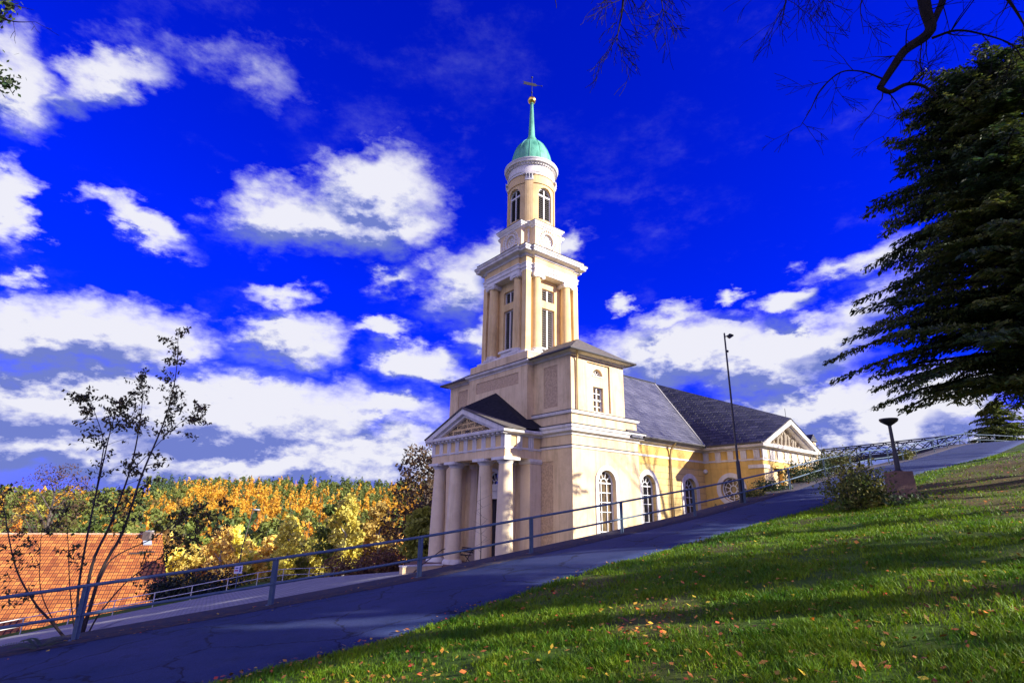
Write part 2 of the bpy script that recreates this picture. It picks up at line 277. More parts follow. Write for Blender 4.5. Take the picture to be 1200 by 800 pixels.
# ------------------------------------------------------------------ mesh helpers
class MB:
    def __init__(s): s.v = []; s.f = []; s.m = []
    def add(s, vs, fs, m=0):
        n = len(s.v); s.v += [tuple(map(float, p)) for p in vs]; s.f += [tuple(i + n for i in f) for f in fs]; s.m += [m] * len(fs); return s
    def box(s, x0, y0, z0, x1, y1, z1, m=0):
        return s.add([(x0, y0, z0), (x1, y0, z0), (x1, y1, z0), (x0, y1, z0), (x0, y0, z1), (x1, y0, z1), (x1, y1, z1), (x0, y1, z1)],
                     [(3, 2, 1, 0), (4, 5, 6, 7), (0, 1, 5, 4), (1, 2, 6, 5), (2, 3, 7, 6), (3, 0, 4, 7)], m)
    def tbox(s, T, u0, v0, u1, v1, d0, d1, m=0):
        p = [T(u, v, d) for d in (d0, d1) for (u, v) in ((u0, v0), (u1, v0), (u1, v1), (u0, v1))]
        return s.add(p, [(3, 2, 1, 0), (4, 5, 6, 7), (0, 1, 5, 4), (1, 2, 6, 5), (2, 3, 7, 6), (3, 0, 4, 7)], m)
    def ext(s, pts, T, d0, d1, m=0):
        n = len(pts); vs = [T(u, v, d0) for u, v in pts] + [T(u, v, d1) for u, v in pts]
        return s.add(vs, [tuple(range(n))[::-1], tuple(range(n, 2 * n))] + [(i, (i + 1) % n, n + (i + 1) % n, n + i) for i in range(n)], m)
    def ring(s, a, b, T, d0, d1, m=0, closed=True):
        n = len(a); vs = [T(u, v, d) for d in (d0, d1) for P in (a, b) for (u, v) in P]
        fs = []
        for i in range(n if closed else n - 1):
            j = (i + 1) % n
            fs += [(i, j, n + j, n + i), (2 * n + i, 3 * n + i, 3 * n + j, 2 * n + j), (i, 2 * n + i, 2 * n + j, j), (n + i, n + j, 3 * n + j, 3 * n + i)]
        if not closed: fs += [(0, n, 3 * n, 2 * n), (n - 1, 3 * n - 1, 4 * n - 1, 2 * n - 1)]
        return s.add(vs, fs, m)
    def lathe(s, prof, cx, cy, n=48, m=0, a0=0.0):
        vs = []; fs = []
        for (r, z) in prof:
            for i in range(n): a = a0 + 2 * math.pi * i / n; vs.append((cx + r * math.cos(a), cy + r * math.sin(a), z))
        for k in range(len(prof) - 1):
            for i in range(n): j = (i + 1) % n; fs.append((k * n + i, k * n + j, (k + 1) * n + j, (k + 1) * n + i))
        fs.append(tuple(range(n))[::-1]); fs.append(tuple(range((len(prof) - 1) * n, len(prof) * n)))
        return s.add(vs, fs, m)
    def tube(s, pts, r, n=6, m=0, caps=True):
        pts = [Vector(p) for p in pts]; k = len(pts)
        rs = list(r) if hasattr(r, '__len__') else [r] * k
        up = Vector((0, 0, 1)); vs = []; fs = []; prev = None
        for i, p in enumerate(pts):
            t = (pts[min(i + 1, k - 1)] - pts[max(i - 1, 0)])
            if t.length < 1e-9: t = Vector((0, 0, 1))
            t.normalize()
            if prev is None:
                a = t.cross(up if abs(t.z) < .95 else Vector((1, 0, 0))).normalized()
            else:
                a = (prev - t * prev.dot(t))
                a = a.normalized() if a.length > 1e-6 else t.orthogonal().normalized()
            prev = a; b = t.cross(a)
            for q in range(n):
                an = 2 * math.pi * q / n; vs.append(p + (a * math.cos(an) + b * math.sin(an)) * rs[i])
        for i in range(k - 1):
            for q in range(n): z = (q + 1) % n; fs.append((i * n + q, i * n + z, (i + 1) * n + z, (i + 1) * n + q))
        if caps: fs.append(tuple(range(n))[::-1]); fs.append(tuple(range((k - 1) * n, k * n)))
        return s.add(vs, fs, m)
    def band(s, poly, prof, m=0):
        rings = [[(x, y, z) for x, y in offset_poly(poly, o)] for o, z in prof]; n = len(poly)
        vs = [p for r in rings for p in r]; fs = [tuple(range(n))[::-1], tuple(range((len(prof) - 1) * n, len(prof) * n))]
        for k in range(len(prof) - 1):
            for i in range(n): j = (i + 1) % n; fs.append((k * n + i, k * n + j, (k + 1) * n + j, (k + 1) * n + i))
        return s.add(vs, fs, m)
    def sphere(s, c, r, nu=16, nv=10, m=0, sc=(1, 1, 1)):
        prof = [(math.sin(math.pi * k / nv), -math.cos(math.pi * k / nv)) for k in range(1, nv)]
        n0 = len(s.v)
        vs = [(c[0] + r * sc[0] * p * math.cos(2 * math.pi * i / nu), c[1] + r * sc[1] * p * math.sin(2 * math.pi * i / nu), c[2] + r * sc[2] * z) for p, z in prof for i in range(nu)]
        vs += [(c[0], c[1], c[2] - r * sc[2]), (c[0], c[1], c[2] + r * sc[2])]
        fs = [(k * nu + i, k * nu + (i + 1) % nu, (k + 1) * nu + (i + 1) % nu, (k + 1) * nu + i) for k in range(nv - 2) for i in range(nu)]
        b = len(vs) - 2; fs += [(b, (i + 1) % nu, i) for i in range(nu)] + [(b + 1, (nv - 2) * nu + i, (nv - 2) * nu + (i + 1) % nu) for i in range(nu)]
        return s.add(vs, fs, m)
def offset_poly(poly, o):
    n = len(poly); A = sum(poly[i][0] * poly[(i + 1) % n][1] - poly[(i + 1) % n][0] * poly[i][1] for i in range(n))
    sg = 1 if A > 0 else -1; out = []
    for i in range(n):
        p0, p1, p2 = poly[i - 1], poly[i], poly[(i + 1) % n]
        d1 = (p1[0] - p0[0], p1[1] - p0[1]); d2 = (p2[0] - p1[0], p2[1] - p1[1]); l1 = math.hypot(*d1); l2 = math.hypot(*d2)
        n1 = (sg * d1[1] / l1, -sg * d1[0] / l1); n2 = (sg * d2[1] / l2, -sg * d2[0] / l2)
        c = 1 + n1[0] * n2[0] + n1[1] * n2[1]
        out.append((p1[0] + o * (n1[0] + n2[0]) / c, p1[1] + o * (n1[1] + n2[1]) / c))
    return out
def rect(x0, y0, x1, y1): return [(x0, y0), (x1, y0), (x1, y1), (x0, y1)]
def build(name, mb, mats, parent=None, smooth=False, loc=None, recalc=True, link=True):
    me = bpy.data.meshes.new(name); me.from_pydata(mb.v, [], mb.f)
    mats = mats if isinstance(mats, (list, tuple)) else [mats]
    for m in mats: me.materials.append(m)
    if len(mats) > 1: me.polygons.foreach_set('material_index', mb.m)
    if recalc:
        b = bmesh.new(); b.from_mesh(me); bmesh.ops.recalc_face_normals(b, faces=b.faces); b.to_mesh(me); b.free()
    if smooth:
        me.polygons.foreach_set('use_smooth', [True] * len(me.polygons))
        try: me.set_sharp_from_angle(angle=rad(38))
        except Exception: pass
    me.update()
    o = bpy.data.objects.new(name, me)
    if link: COL.objects.link(o)
    if parent: o.parent = parent
    if loc is not None: o.location = loc
    return o
def np_mesh(name, V, F, mats, parent=None, mi=None, link=True, loc=None):
    me = bpy.data.meshes.new(name); V = np.asarray(V, dtype=np.float32); F = np.asarray(F, dtype=np.int32); k = F.shape[1]
    me.vertices.add(len(V)); me.vertices.foreach_set('co', V.ravel())
    me.loops.add(F.size); me.loops.foreach_set('vertex_index', F.ravel())
    me.polygons.add(len(F)); me.polygons.foreach_set('loop_start', np.arange(0, F.size, k, dtype=np.int32))
    for m in (mats if isinstance(mats, (list, tuple)) else [mats]): me.materials.append(m)
    if mi is not None: me.polygons.foreach_set('material_index', np.asarray(mi, dtype=np.int32))
    me.update(calc_edges=True); me.validate()
    o = bpy.data.objects.new(name, me)
    if link: COL.objects.link(o)
    if parent: o.parent = parent
    if loc is not None: o.location = loc
    return o
def cut(o, cmb):
    c = build('cutter', cmb, M['cream'])
    md = o.modifiers.new('b', 'BOOLEAN'); md.operation = 'DIFFERENCE'; md.solver = 'EXACT'; md.object = c
    c.parent = o.parent; c.location = o.location
    bpy.context.view_layer.update()
    dg = bpy.context.evaluated_depsgraph_get(); me = bpy.data.meshes.new_from_object(o.evaluated_get(dg))
    o.modifiers.clear(); old = o.data; o.data = me; me.name = o.name; bpy.data.meshes.remove(old)
    cm = c.data; bpy.data.objects.remove(c); bpy.data.meshes.remove(cm)
    return o
def thing(name, label, cat, loc=(0, 0, 0), rz=0.0, group=None):
    o = bpy.data.objects.new(name, None); COL.objects.link(o); o.location = loc; o.rotation_euler = (0, 0, rz); o.empty_display_size = .3
    return tag(o, label, cat, group)
def tag(o, label, cat, group=None):
    o['label'] = label; o['category'] = cat
    if group: o['group'] = group
    return o
def kind(o, k): o['kind'] = k; return o
def dup(root, loc, rz=0.0, scale=1.0, label=None, group=None):
    r = root.copy(); COL.objects.link(r); r.location = loc; r.rotation_euler = (0, 0, rz); r.scale = (scale,) * 3 if not hasattr(scale, '__len__') else scale
    if label: r['label'] = label
    if group: r['group'] = group
    for ch in list(root.children):
        c = ch.copy(); COL.objects.link(c); c.parent = r
    return r

# ------------------------------------------------------------------ terrain
RAILB = [(-8.5, 12.05, -2.56), (-5.4, 13.7, -2.12), (-2.3, 15.35, -1.65), (.68, 17.0, -1.12), (3.75, 19.0, -.58), (6.95, 21.3, 0.0), (9.99, 24.0, .58), (13.48, 27.0, 1.32),
         (17.23, 30.5, 2.16), (20.2, 32.9, 2.70), (22.9, 35.1, 3.21), (25.6, 37.4, 3.62), (28.1, 39.5, 4.08), (30.63, 41.6, 4.57), (34.69, 45.0, 5.38), (38.2, 48.0, 6.10), (41.85, 51.0, 6.80), (45.3, 54.0, 7.36), (48.93, 57.0, 7.74), (52.82, 59.6, 8.10), (56.8, 61.2, 8.25)]
RAILB = [(-14.7, 8.75, -3.46), (-11.6, 10.4, -3.0)] + RAILB
NEARW = [(-14.7, 6.2), (-8.5, 5.6), (-4.0, 5.1), (-2.3, 4.3), (.68, 3.55), (3.75, 3.35), (6.9, 3.2), (13.5, 3.6), (20, 4.5), (28, 4.8), (45, 4.8), (57, 4.8)]
RB = np.array([tuple(np.array(RAILB[0]) + (np.array(RAILB[0]) - np.array(RAILB[1])) * 8)] + RAILB + [(70, 66, 8.4), (140, 90, 9.0)], float)
def pathinfo(x, y):
    x = np.asarray(x, float); y = np.asarray(y, float)
    best = np.full(x.shape, 1e9); W = np.zeros(x.shape); Z = np.zeros(x.shape); S = np.zeros(x.shape); X = np.zeros(x.shape); s0 = 0.0
    for a, b in zip(RB[:-1], RB[1:]):
        dx, dy = b[0] - a[0], b[1] - a[1]; Ls = math.hypot(dx, dy)
        t = np.clip(((x - a[0]) * dx + (y - a[1]) * dy) / Ls ** 2, 0, 1)
        px, py = a[0] + dx * t, a[1] + dy * t; ex_, ey_ = x - px, y - py; d = np.hypot(ex_, ey_)
        sg = np.where(dy * ex_ - dx * ey_ >= 0, 1.0, -1.0); u = d < best
        best = np.where(u, d, best); W = np.where(u, d * sg, W); Z = np.where(u, a[2] + (b[2] - a[2]) * t, Z); S = np.where(u, s0 + Ls * t, S); X = np.where(u, px, X); s0 += Ls
    return W, Z, S, X
def nearw(X): return np.interp(X, [p[0] for p in NEARW], [p[1] for p in NEARW])
CH_O = np.array([3.37327548, 30.0]); EX = np.array([0.78271599, 0.62237905]); EY = np.array([-0.62237905, 0.78271599])
def to_bld(x, y): return (x - CH_O[0]) * EX[0] + (y - CH_O[1]) * EX[1], (x - CH_O[0]) * EY[0] + (y - CH_O[1]) * EY[1]
def smooth(t): t = np.clip(t, 0, 1); return t * t * (3 - 2 * t)
def vnoise(x, y, s, seed=0):
    x = np.asarray(x, float) / s; y = np.asarray(y, float) / s; xi = np.floor(x); yi = np.floor(y); fx = smooth(x - xi); fy = smooth(y - yi)
    def h(a, b): v = np.sin(a * 127.1 + b * 311.7 + seed * 74.7) * 43758.5453; return v - np.floor(v)
    return (h(xi, yi) * (1 - fx) + h(xi + 1, yi) * fx) * (1 - fy) + (h(xi, yi + 1) * (1 - fx) + h(xi + 1, yi + 1) * fx) * fy - .5
def lower(x, y):
    X, Y = to_bld(x, y)
    z = -3.2 - .12 * np.clip(Y - 8, 0, 28) - .15 * np.clip(-5 - X, 0, 20)
    z = z - .30 * np.clip(Y - 37, 0, 40)
    far = -18.5 - .02 * (y - 72); far = np.maximum(far, -19 + .094 * (y - 118)); far = np.where(y > 400, -19 + .094 * 282 - .02 * (y - 400), far)
    far = far + 3.5 * vnoise(x, y, 70, 3) * smooth((y - 100) / 80)
    far = far + .045 * np.clip(x + 80, 0, 100) * smooth((y - 140) / 200)
    m = smooth((y - 62) / 30) * smooth((35 - x) / 40)
    right = -6 - .02 * np.clip(y - 80, 0, 400)
    z = np.maximum(z, -18)
    z = z * (1 - m) + far * m
    m2 = smooth((x - 5) / 40) * smooth((y - 66) / 30)
    return z * (1 - m2) + right * m2
def height(x, y):
    x = np.asarray(x, float); y = np.asarray(y, float)
    W, Z, S, X = pathinfo(x, y); nw = nearw(X)
    k = .055 + .05 * smooth((X - 8) / 20) + .03 * smooth((X - 25) / 20)
    over = np.clip(W - nw, 0, None)
    up = Z + k * np.clip(over, 0, 25) + .04 * np.clip(over - 25, 0, 100) + .05 * smooth(over / .3)
    up = up + (.10 * vnoise(x, y, 2.3, 1) + .05 * vnoise(x, y, .8, 2)) * smooth(over / 1.5)
    up = np.where(W < nw, Z - .05 * smooth((W + .1) / .35) * smooth((nw - W) / .35), up)
    lo = lower(x, y)
    down = Z - .02 - .05 * smooth(-W / .4) - .75 * np.clip(-W - .7, 0, 60)
    down = np.maximum(down, lo)
    wl = smooth((-W - .7) / 1.0)
    down = np.where(Z < lo, Z - .02, down) * 1.0
    return np.where(W >= 0, up, down)
def hz(x, y): return float(height(np.array([x]), np.array([y]))[0])

def grid_lines(a, b, c, d, fine, coarse):
    L_ = list(np.arange(b, c + 1e-6, fine)); s = fine; v = b
    left = []
    while v > a: s = min(s * 1.22, coarse); v -= s; left.append(v)
    right = []; s = fine; v = c
    while v < d: s = min(s * 1.22, coarse); v += s; right.append(v)
    return np.array(left[::-1] + L_ + right)
gx = grid_lines(-420, -34, 40, 420, .42, 9); gy = grid_lines(-60, 1, 52, 520, .42, 9)
GX, GY = np.meshgrid(gx, gy); GZ = height(GX, GY)
nX, nY = len(gx), len(gy); idx = np.arange(nX * nY).reshape(nY, nX)
def ground_material():
    m = bpy.data.materials.new('meadow_ground'); m.use_nodes = True; t = m.node_tree; b = t.nodes['Principled BSDF']; b.inputs['Roughness'].default_value = .95; b.inputs['Specular IOR Level'].default_value = .2
    tc = N(t, 'ShaderNodeTexCoord')
    def noise(s, d=6, r=.6):
        n = N(t, 'ShaderNodeTexNoise'); n.inputs['Scale'].default_value = s; n.inputs['Detail'].default_value = d; n.inputs['Roughness'].default_value = r; L(t, tc.outputs['Object'], n.inputs['Vector']); return n
    def ramp(src, a, b_, c1, c2):
        r = N(t, 'ShaderNodeValToRGB'); L(t, src, r.inputs[0]); r.color_ramp.elements[0].position = a; r.color_ramp.elements[1].position = b_; r.color_ramp.elements[0].color = c1 + (1,); r.color_ramp.elements[1].color = c2 + (1,); return r.outputs[0]
    g = ramp(noise(2.2).outputs['Fac'], .35, .7, (.045, .095, .006), (.10, .17, .010))
    soil = ramp(noise(9).outputs['Fac'], .3, .7, (.075, .045, .022), (.19, .11, .045))
    # worn trail on the bank and bare soil under the trees: a mask painted where it lies
    at_ = N(t, 'ShaderNodeAttribute', attribute_name='soil')
    f = math_node(t, 'MULTIPLY', at_.outputs['Fac'], math_node(t, 'MULTIPLY_ADD', noise(3.5).outputs['Fac'], 2.4, -.5, clamp=True), clamp=True)
    mx = N(t, 'ShaderNodeMix', data_type='RGBA'); L(t, f, mx.inputs[0]); L(t, g, mx.inputs[6]); L(t, soil, mx.inputs[7]); L(t, mx.outputs[2], b.inputs['Base Color'])
    bp = N(t, 'ShaderNodeBump'); bp.inputs['Strength'].default_value = .8; bp.inputs['Distance'].default_value = .06; L(t, noise(14, 8, .7).outputs['Fac'], bp.inputs['Height']); L(t, bp.outputs[0], b.inputs['Normal'])
    return m
M['ground'] = ground_material()
ground = np_mesh('ground', np.stack([GX.ravel(), GY.ravel(), GZ.ravel()], 1), np.stack([idx[:-1, :-1].ravel(), idx[:-1, 1:].ravel(), idx[1:, 1:].ravel(), idx[1:, :-1].ravel()], 1), M['ground'])
kind(ground, 'structure'); ground.data.polygons.foreach_set('use_smooth', [True] * len(ground.data.polygons))
def soil_mask(x, y):
    W, Z, S, X = pathinfo(x, y); nw = nearw(X); over = W - nw
    # trail leaving the path beyond the lamp and coming down the bank
    tr = [(15.2, 22.6), (14.6, 19.2), (13.4, 15.6), (11.6, 12.2), (10.5, 9.0)]
    d = np.full(np.shape(x), 1e9)
    for a, b in zip(tr[:-1], tr[1:]):
        dx, dy = b[0] - a[0], b[1] - a[1]; t = np.clip(((x - a[0]) * dx + (y - a[1]) * dy) / (dx * dx + dy * dy), 0, 1); d = np.minimum(d, np.hypot(x - a[0] - dx * t, y - a[1] - dy * t))
    s = .95 * (1 - smooth((d - .35) / .9))
    s = np.maximum(s, 1.0 * smooth((X - 7) / 5) * smooth((over - .9) / 1.5) * (over > 0) * smooth((x - 12.0) / 3))
    s = np.maximum(s, .75 * smooth((vnoise(x, y, 1.7, 11) + .6 * vnoise(x, y, .6, 12) - .16) / .2) * (over > .5))
    s = np.maximum(s, np.where((W < 0) & (W > -2.5), .85, 0)); s = np.maximum(s, .5 * (1 - smooth(np.abs(over - .1) / .35)))
    s = np.maximum(s, .55 * smooth((y - 64) / 20))
    return s
at_ = ground.data.attributes.new('soil', 'FLOAT', 'POINT'); at_.data.foreach_set('value', soil_mask(GX, GY).ravel().astype(np.float32))

def catmull(P, n):
    P = [np.array(p, float) for p in P]; P = [2 * P[0] - P[1]] + P + [2 * P[-1] - P[-2]]; out = []
    for i in range(1, len(P) - 2):
        for k in range(n):
            t = k / n; a, b, c, d = P[i - 1:i + 3]
            out.append(.5 * ((2 * b) + (-a + c) * t + (2 * a - 5 * b + 4 * c - d) * t * t + (-a + 3 * b - 3 * c + d) * t ** 3))
    return out + [P[-2]]
# path: sheet of asphalt between the railing and the lawn, and the leafy strip under the railing
def strip(name, m, w0, w1, lift, nseg=6, drop=True):
    pts = [np.array(p) for p in RB[:-1]]; V = []; F = []; dense = []
    for a, b in zip(pts[:-1], pts[1:]):
        n = max(2, int(np.hypot(*(b - a)[:2]) / .5)); dense += [a + (b - a) * i / n for i in range(n)]
    dense.append(pts[-1]); dense = np.array(dense); T = np.gradient(dense[:, :2], axis=0); 
    for _ in range(12): T[1:-1] = (T[:-2] + 2 * T[1:-1] + T[2:]) / 4
    T /= np.hypot(T[:, 0], T[:, 1])[:, None]; Nn = np.stack([T[:, 1], -T[:, 0]], 1)
    for p, n_, in zip(dense, Nn):
        ww = w1 if w1 is not None else float(nearw(p[0])) + .12 * float(vnoise(p[0], p[1], 1.1, 5)) + .05 * float(vnoise(p[0], p[1], .35, 6))
        for k in range(nseg + 1):
            q = w0 + (ww - w0) * k / nseg; V.append((p[0] + n_[0] * q, p[1] + n_[1] * q, p[2] + lift + (.025 * math.sin(math.pi * k / nseg) if nseg > 2 else 0)))
        if drop:
            V.append((V[-1][0], V[-1][1], V[-1][2] - .25)); 
    c = nseg + 1 + (1 if drop else 0)
    for i in range(len(dense) - 1):
        for k in range(c - 1): F.append((i * c + k, i * c + k + 1, (i + 1) * c + k + 1, (i + 1) * c + k))
    return kind(np_mesh(name, V, F, m), 'structure')
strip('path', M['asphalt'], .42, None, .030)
strip('path_verge', M['verge'], -.75, .44, .045, 2)

# lower road
def lower_road():
    A = [(-56, 20), (-46, 31), (-37.5, 40.5), (-31.0, 45), (-27.2, 46.8), (-24.7, 47.6), (-23.4, 48.6), (-22.2, 50), (-19.5, 54), (-13.5, 60), (-6, 64), (4, 67)]
    C = catmull([(x, y, 0) for x, y in A], 10); V = []; F = []; T = np.gradient(np.array(C)[:, :2], axis=0); T /= np.hypot(T[:, 0], T[:, 1])[:, None]; c = 29
    for p, t in zip(C, T):
        n_ = np.array([t[1], -t[0]])
        for k in range(c):
            q = 1.1 + 24.0 * (k / (c - 1)) ** 1.3; x, y = p[0] + n_[0] * q, p[1] + n_[1] * q; V.append((x, y, float(lower(np.array([x]), np.array([y]))[0]) + .06))
    for i in range(len(C) - 1):
        for k in range(c - 1): F.append((i * c + k, i * c + k + 1, (i + 1) * c + k + 1, (i + 1) * c + k))
    kind(np_mesh('road', V, F, M['road']), 'structure')
    return C
ROADEDGE = lower_road()

# ------------------------------------------------------------------ church (local x along the nave, y across the front, z up; z = 0 at the camera's eye)
church = thing('church', 'yellow and cream church with columned porch and tall green domed bell tower', 'church', (CH_O[0], CH_O[1], -3.2), math.atan2(EX[1], EX[0]))
def part(name, mb, mats, parent=None, smooth=False):
    top = parent is None
    return build(name, mb, mats, parent or church, smooth, (0, 0, 3.2) if top else None)
WY = 12.795; CY = WY / 2; TX = 2.375
def side(y0): return lambda u, v, d: (u, y0 - d, v)              # faces -Y
def front(x0): return lambda u, v, d: (x0 - d, u, v)             # faces -X
def arch_pts(uc, hw, v0, vs, n=18):
    return [(uc - hw, v0), (uc + hw, v0)] + [(uc + hw * math.cos(math.pi * i / n), vs + hw * math.sin(math.pi * i / n)) for i in range(n + 1)]
def arch_open(uc, hw, v0, vs, n=18):                               # open outline from one foot over the arch to the other
    return [(uc + hw, v0)] + [(uc + hw * math.cos(math.pi * i / n), vs + hw * math.sin(math.pi * i / n)) for i in range(n + 1)] + [(uc - hw, v0)]
def circ(uc, vc, r, n=32): return [(uc + r * math.cos(2 * math.pi * i / n), vc + r * math.sin(2 * math.pi * i / n)) for i in range(n)]
def bar(mb, T, p, q, wdt, d0, d1, m=0):
    du, dv = q[0] - p[0], q[1] - p[1]; l = math.hypot(du, dv); nu, nv = -dv / l * wdt / 2, du / l * wdt / 2
    mb.ext([(p[0] + nu, p[1] + nv), (p[0] - nu, p[1] - nv), (q[0] - nu, q[1] - nv), (q[0] + nu, q[1] + nv)], T, d0, d1, m)
def arched_window(T, uc, hw, v0, vs, trim, step, glass, name='arched_window', depth=.30):
    s = MB()
    if trim: s.ring(arch_open(uc, hw + trim, v0, vs), arch_open(uc, hw + .002, v0, vs), T, -.02, .055, closed=False)
    else: s.ring(arch_open(uc, hw + .05, v0, vs), arch_open(uc, hw - .01, v0, vs), T, -.12, -.02, closed=False)
    w_ = part(name, s, M['trim'])
    f = MB(); f.ring(arch_open(uc, hw - .002, v0, vs), arch_open(uc, hw - .055, v0, vs), T, -depth, -depth + .08, closed=False)
    f.tbox(T, uc - hw, vs - .035, uc + hw, vs + .035, -depth + .005, -depth + .085)
    for du in (-.235, .235): f.tbox(T, uc + du * hw / .715 - .02, v0, uc + du * hw / .715 + .02, vs - .03, -depth + .01, -depth + .06)
    v = vs - step
    while v > v0: f.tbox(T, uc - hw + .05, v - .022, uc + hw - .05, v + .022, -depth + .012, -depth + .062); v -= step
    ri = hw * .37; f.ring(arch_open(uc, ri + .025, vs, vs), arch_open(uc, ri - .025, vs, vs), T, -depth + .01, -depth + .06, closed=False)
    for a in (36, 72, 108, 144): bar(f, T, (uc + ri * math.cos(rad(a)), vs + ri * math.sin(rad(a))), (uc + (hw - .03) * math.cos(rad(a)), vs + (hw - .03) * math.sin(rad(a))), .032, -depth + .011, -depth + .058)
    part('frame', f, M['frame'], w_)
    g = MB(); g.ext(arch_pts(uc, hw - .01, v0, vs), T, -depth - .05, -depth - .01); part('pane', g, glass, w_)
    return w_

# --- west block, lower storey
lw = MB().box(0, 0, -3.4, 5.65, WY, 4.32); o = part('wall', lw, M['cream'])
c_ = MB(); Ts = side(0); c_.ext(arch_pts(2.735, .715, -1.75, 1.74), Ts, -.5, .5)
Tf0 = front(0)
for yc in (2.145, WY - 2.145): c_.tbox(Tf0, yc - .635, -2.6, yc + .635, 2.86, -.06, .3)
cut(o, c_)
for yc in (2.145, WY - 2.145): part('stucco_panel', MB().tbox(Tf0, yc - .63, -2.59, yc + .63, 2.85, -.2, -.035), M['rough'])
arched_window(Ts, 2.735, .715, -1.75, 1.74, .26, .52, M['glass'])
RB_ = rect(0, 0, 5.65, WY)
part('string_course', MB().band(RB_, [(-.1, 3.50), (.05, 3.52), (.06, 3.62), (.02, 3.66), (-.1, 3.66)]), M['trim'])
part('cornice', MB().band(RB_, [(-.1, 4.20), (.06, 4.22), (.08, 4.32), (.20, 4.36), (.28, 4.40), (.30, 4.56), (.36, 4.60), (.38, 4.72), (.30, 4.78), (-.1, 4.80)]), M['trim'])
part('wall', MB().box(.02, .02, 4.79, 5.62, WY - .02, 5.42), M['cream'])
part('string_course', MB().band(rect(.02, .02, 5.62, WY - .02), [(-.1, 5.38), (.12, 5.42), (.15, 5.54), (.12, 5.60), (-.1, 5.60)]), M['trim'])
def flashing(poly, o, z): part('flashing', MB().band(poly, [(-.05, z - .012), (o, z - .012), (o + .012, z + .016), (-.05, z + .06)]), M['gutter'])
flashing(RB_, .385, 4.775); flashing(RB_, .065, 3.655); flashing(rect(.02, .02, 5.62, WY - .02), .155, 5.60)
# --- upper storey with its two hipped bays
uw = MB().box(.05, .05, 5.59, 4.6, WY - .05, 8.92); o = part('wall', uw, M['cream'])
c_ = MB(); Tu = side(.05); Tfu = front(.05)
c_.tbox(Tu, 1.38, 5.75, 3.36, 8.62, -.10, .3)
cut(o, c_); c_ = MB(); c_.tbox(Tu, 1.96, 5.66, 2.82, 7.22, -.5, 0); c_.ext(arch_open(2.39, .43, 7.90, 7.90), Tu, -.45, 0); cut(o, c_)
c_ = MB()
for yc in (1.76, WY - 1.76): c_.tbox(Tfu, yc - .60, 5.92, yc + .60, 8.40, -.06, .3)
cut(o, c_)
for yc in (1.76, WY - 1.76): part('stucco_panel', MB().tbox(Tfu, yc - .595, 5.925, yc + .595, 8.395, -.2, -.035), M['rough'])
# casement window and lunette of the bay
s_ = MB(); s_.tbox(Tu, 1.86, 5.61, 2.92, 5.70, -.10, .02); wn_ = part('casement_window', s_, M['trim'])
f_ = MB(); dd = -.33
f_.ring([(1.97, 5.70), (2.81, 5.70), (2.81, 7.21), (1.97, 7.21)], [(2.03, 5.76), (2.75, 5.76), (2.75, 7.15), (2.03, 7.15)], Tu, dd, dd + .08)
f_.tbox(Tu, 2.355, 5.74, 2.425, 7.17, dd + .01, dd + .09); f_.tbox(Tu, 2.0, 6.42, 2.78, 6.50, dd + .005, dd + .085)
for v in (6.08, 6.85): f_.tbox(Tu, 2.0, v - .02, 2.78, v + .02, dd + .012, dd + .06)
part('frame', f_, M['frame'], wn_); part('pane', MB().tbox(Tu, 1.98, 5.7, 2.80, 7.2, dd - .05, dd - .01), M['glass'], wn_)
s_ = MB(); s_.tbox(Tu, 1.92, 7.85, 2.86, 7.90, -.10, -.06); ln = part('lunette_window', s_, M['trim'])
f_ = MB(); f_.ring(arch_open(2.39, .43, 7.92, 7.92), arch_open(2.39, .37, 7.92, 7.92), Tu, -.36, -.28, closed=False); f_.tbox(Tu, 1.97, 7.90, 2.81, 7.96, -.36, -.28)
for a in (45, 90, 135): bar(f_, Tu, (2.39 + .12 * math.cos(rad(a)), 7.93 + .12 * math.sin(rad(a))), (2.39 + .4 * math.cos(rad(a)), 7.93 + .4 * math.sin(rad(a))), .035, -.35, -.29)
part('frame', f_, M['frame'], ln); part('pane', MB().ext(arch_open(2.39, .42, 7.91, 7.91), Tu, -.42, -.37), M['glass'], ln)
# eaves and hipped roofs of the bays
for sgn in (0, 1):
    Yf = (lambda y: y) if sgn == 0 else (lambda y: WY - y)
    e = MB(); e.band(rect(.05, Yf(.05), 4.6, Yf(3.4)) if sgn == 0 else rect(.05, Yf(3.4), 4.6, Yf(.05)), [(-.05, 8.78), (.10, 8.80), (.14, 8.90), (.30, 8.94), (.42, 8.97), (.42, 9.03), (-.05, 9.04)]); part('eaves', e, M['trim'])
    x0, x1, ye, zE, zR, yh = -.47, 5.12, -.47, 9.02, 10.62, 1.75
    V = [(x0, Yf(ye), zE), (x1, Yf(ye), zE), (x1, Yf(4.6), zE), (x0, Yf(4.6), zE), (TX, Yf(yh), zR), (TX, Yf(4.6), zR)]
    V += [(x, y, z - .07) for x, y, z in V]
    F = [(0, 1, 4), (0, 4, 5, 3), (1, 2, 5, 4)]; F += [tuple(i + 6 for i in f[::-1]) for f in F]; F += [(0, 6, 7, 1), (1, 7, 8, 2), (3, 9, 6, 0), (2, 8, 11, 5), (5, 11, 9, 3)]
    part('roof', MB().add(V, F), M['slate_brown'])
    g = MB(); g.tube([(x0 - .04, Yf(3.2), 9.0), (x0 - .04, Yf(ye - .04), 9.0), (x1 + .04, Yf(ye - .04), 9.0), (x1 + .04, Yf(3.2), 9.0)], .075, 8); part('gutter', g, M['gutter'], smooth=True)
part('downpipe', MB().tube([(.1, -.42, 8.98), (.42, -.12, 8.75), (.45, -.045, 8.5), (.45, -.045, 5.62)], .055, 8), M['pipe'], smooth=True)
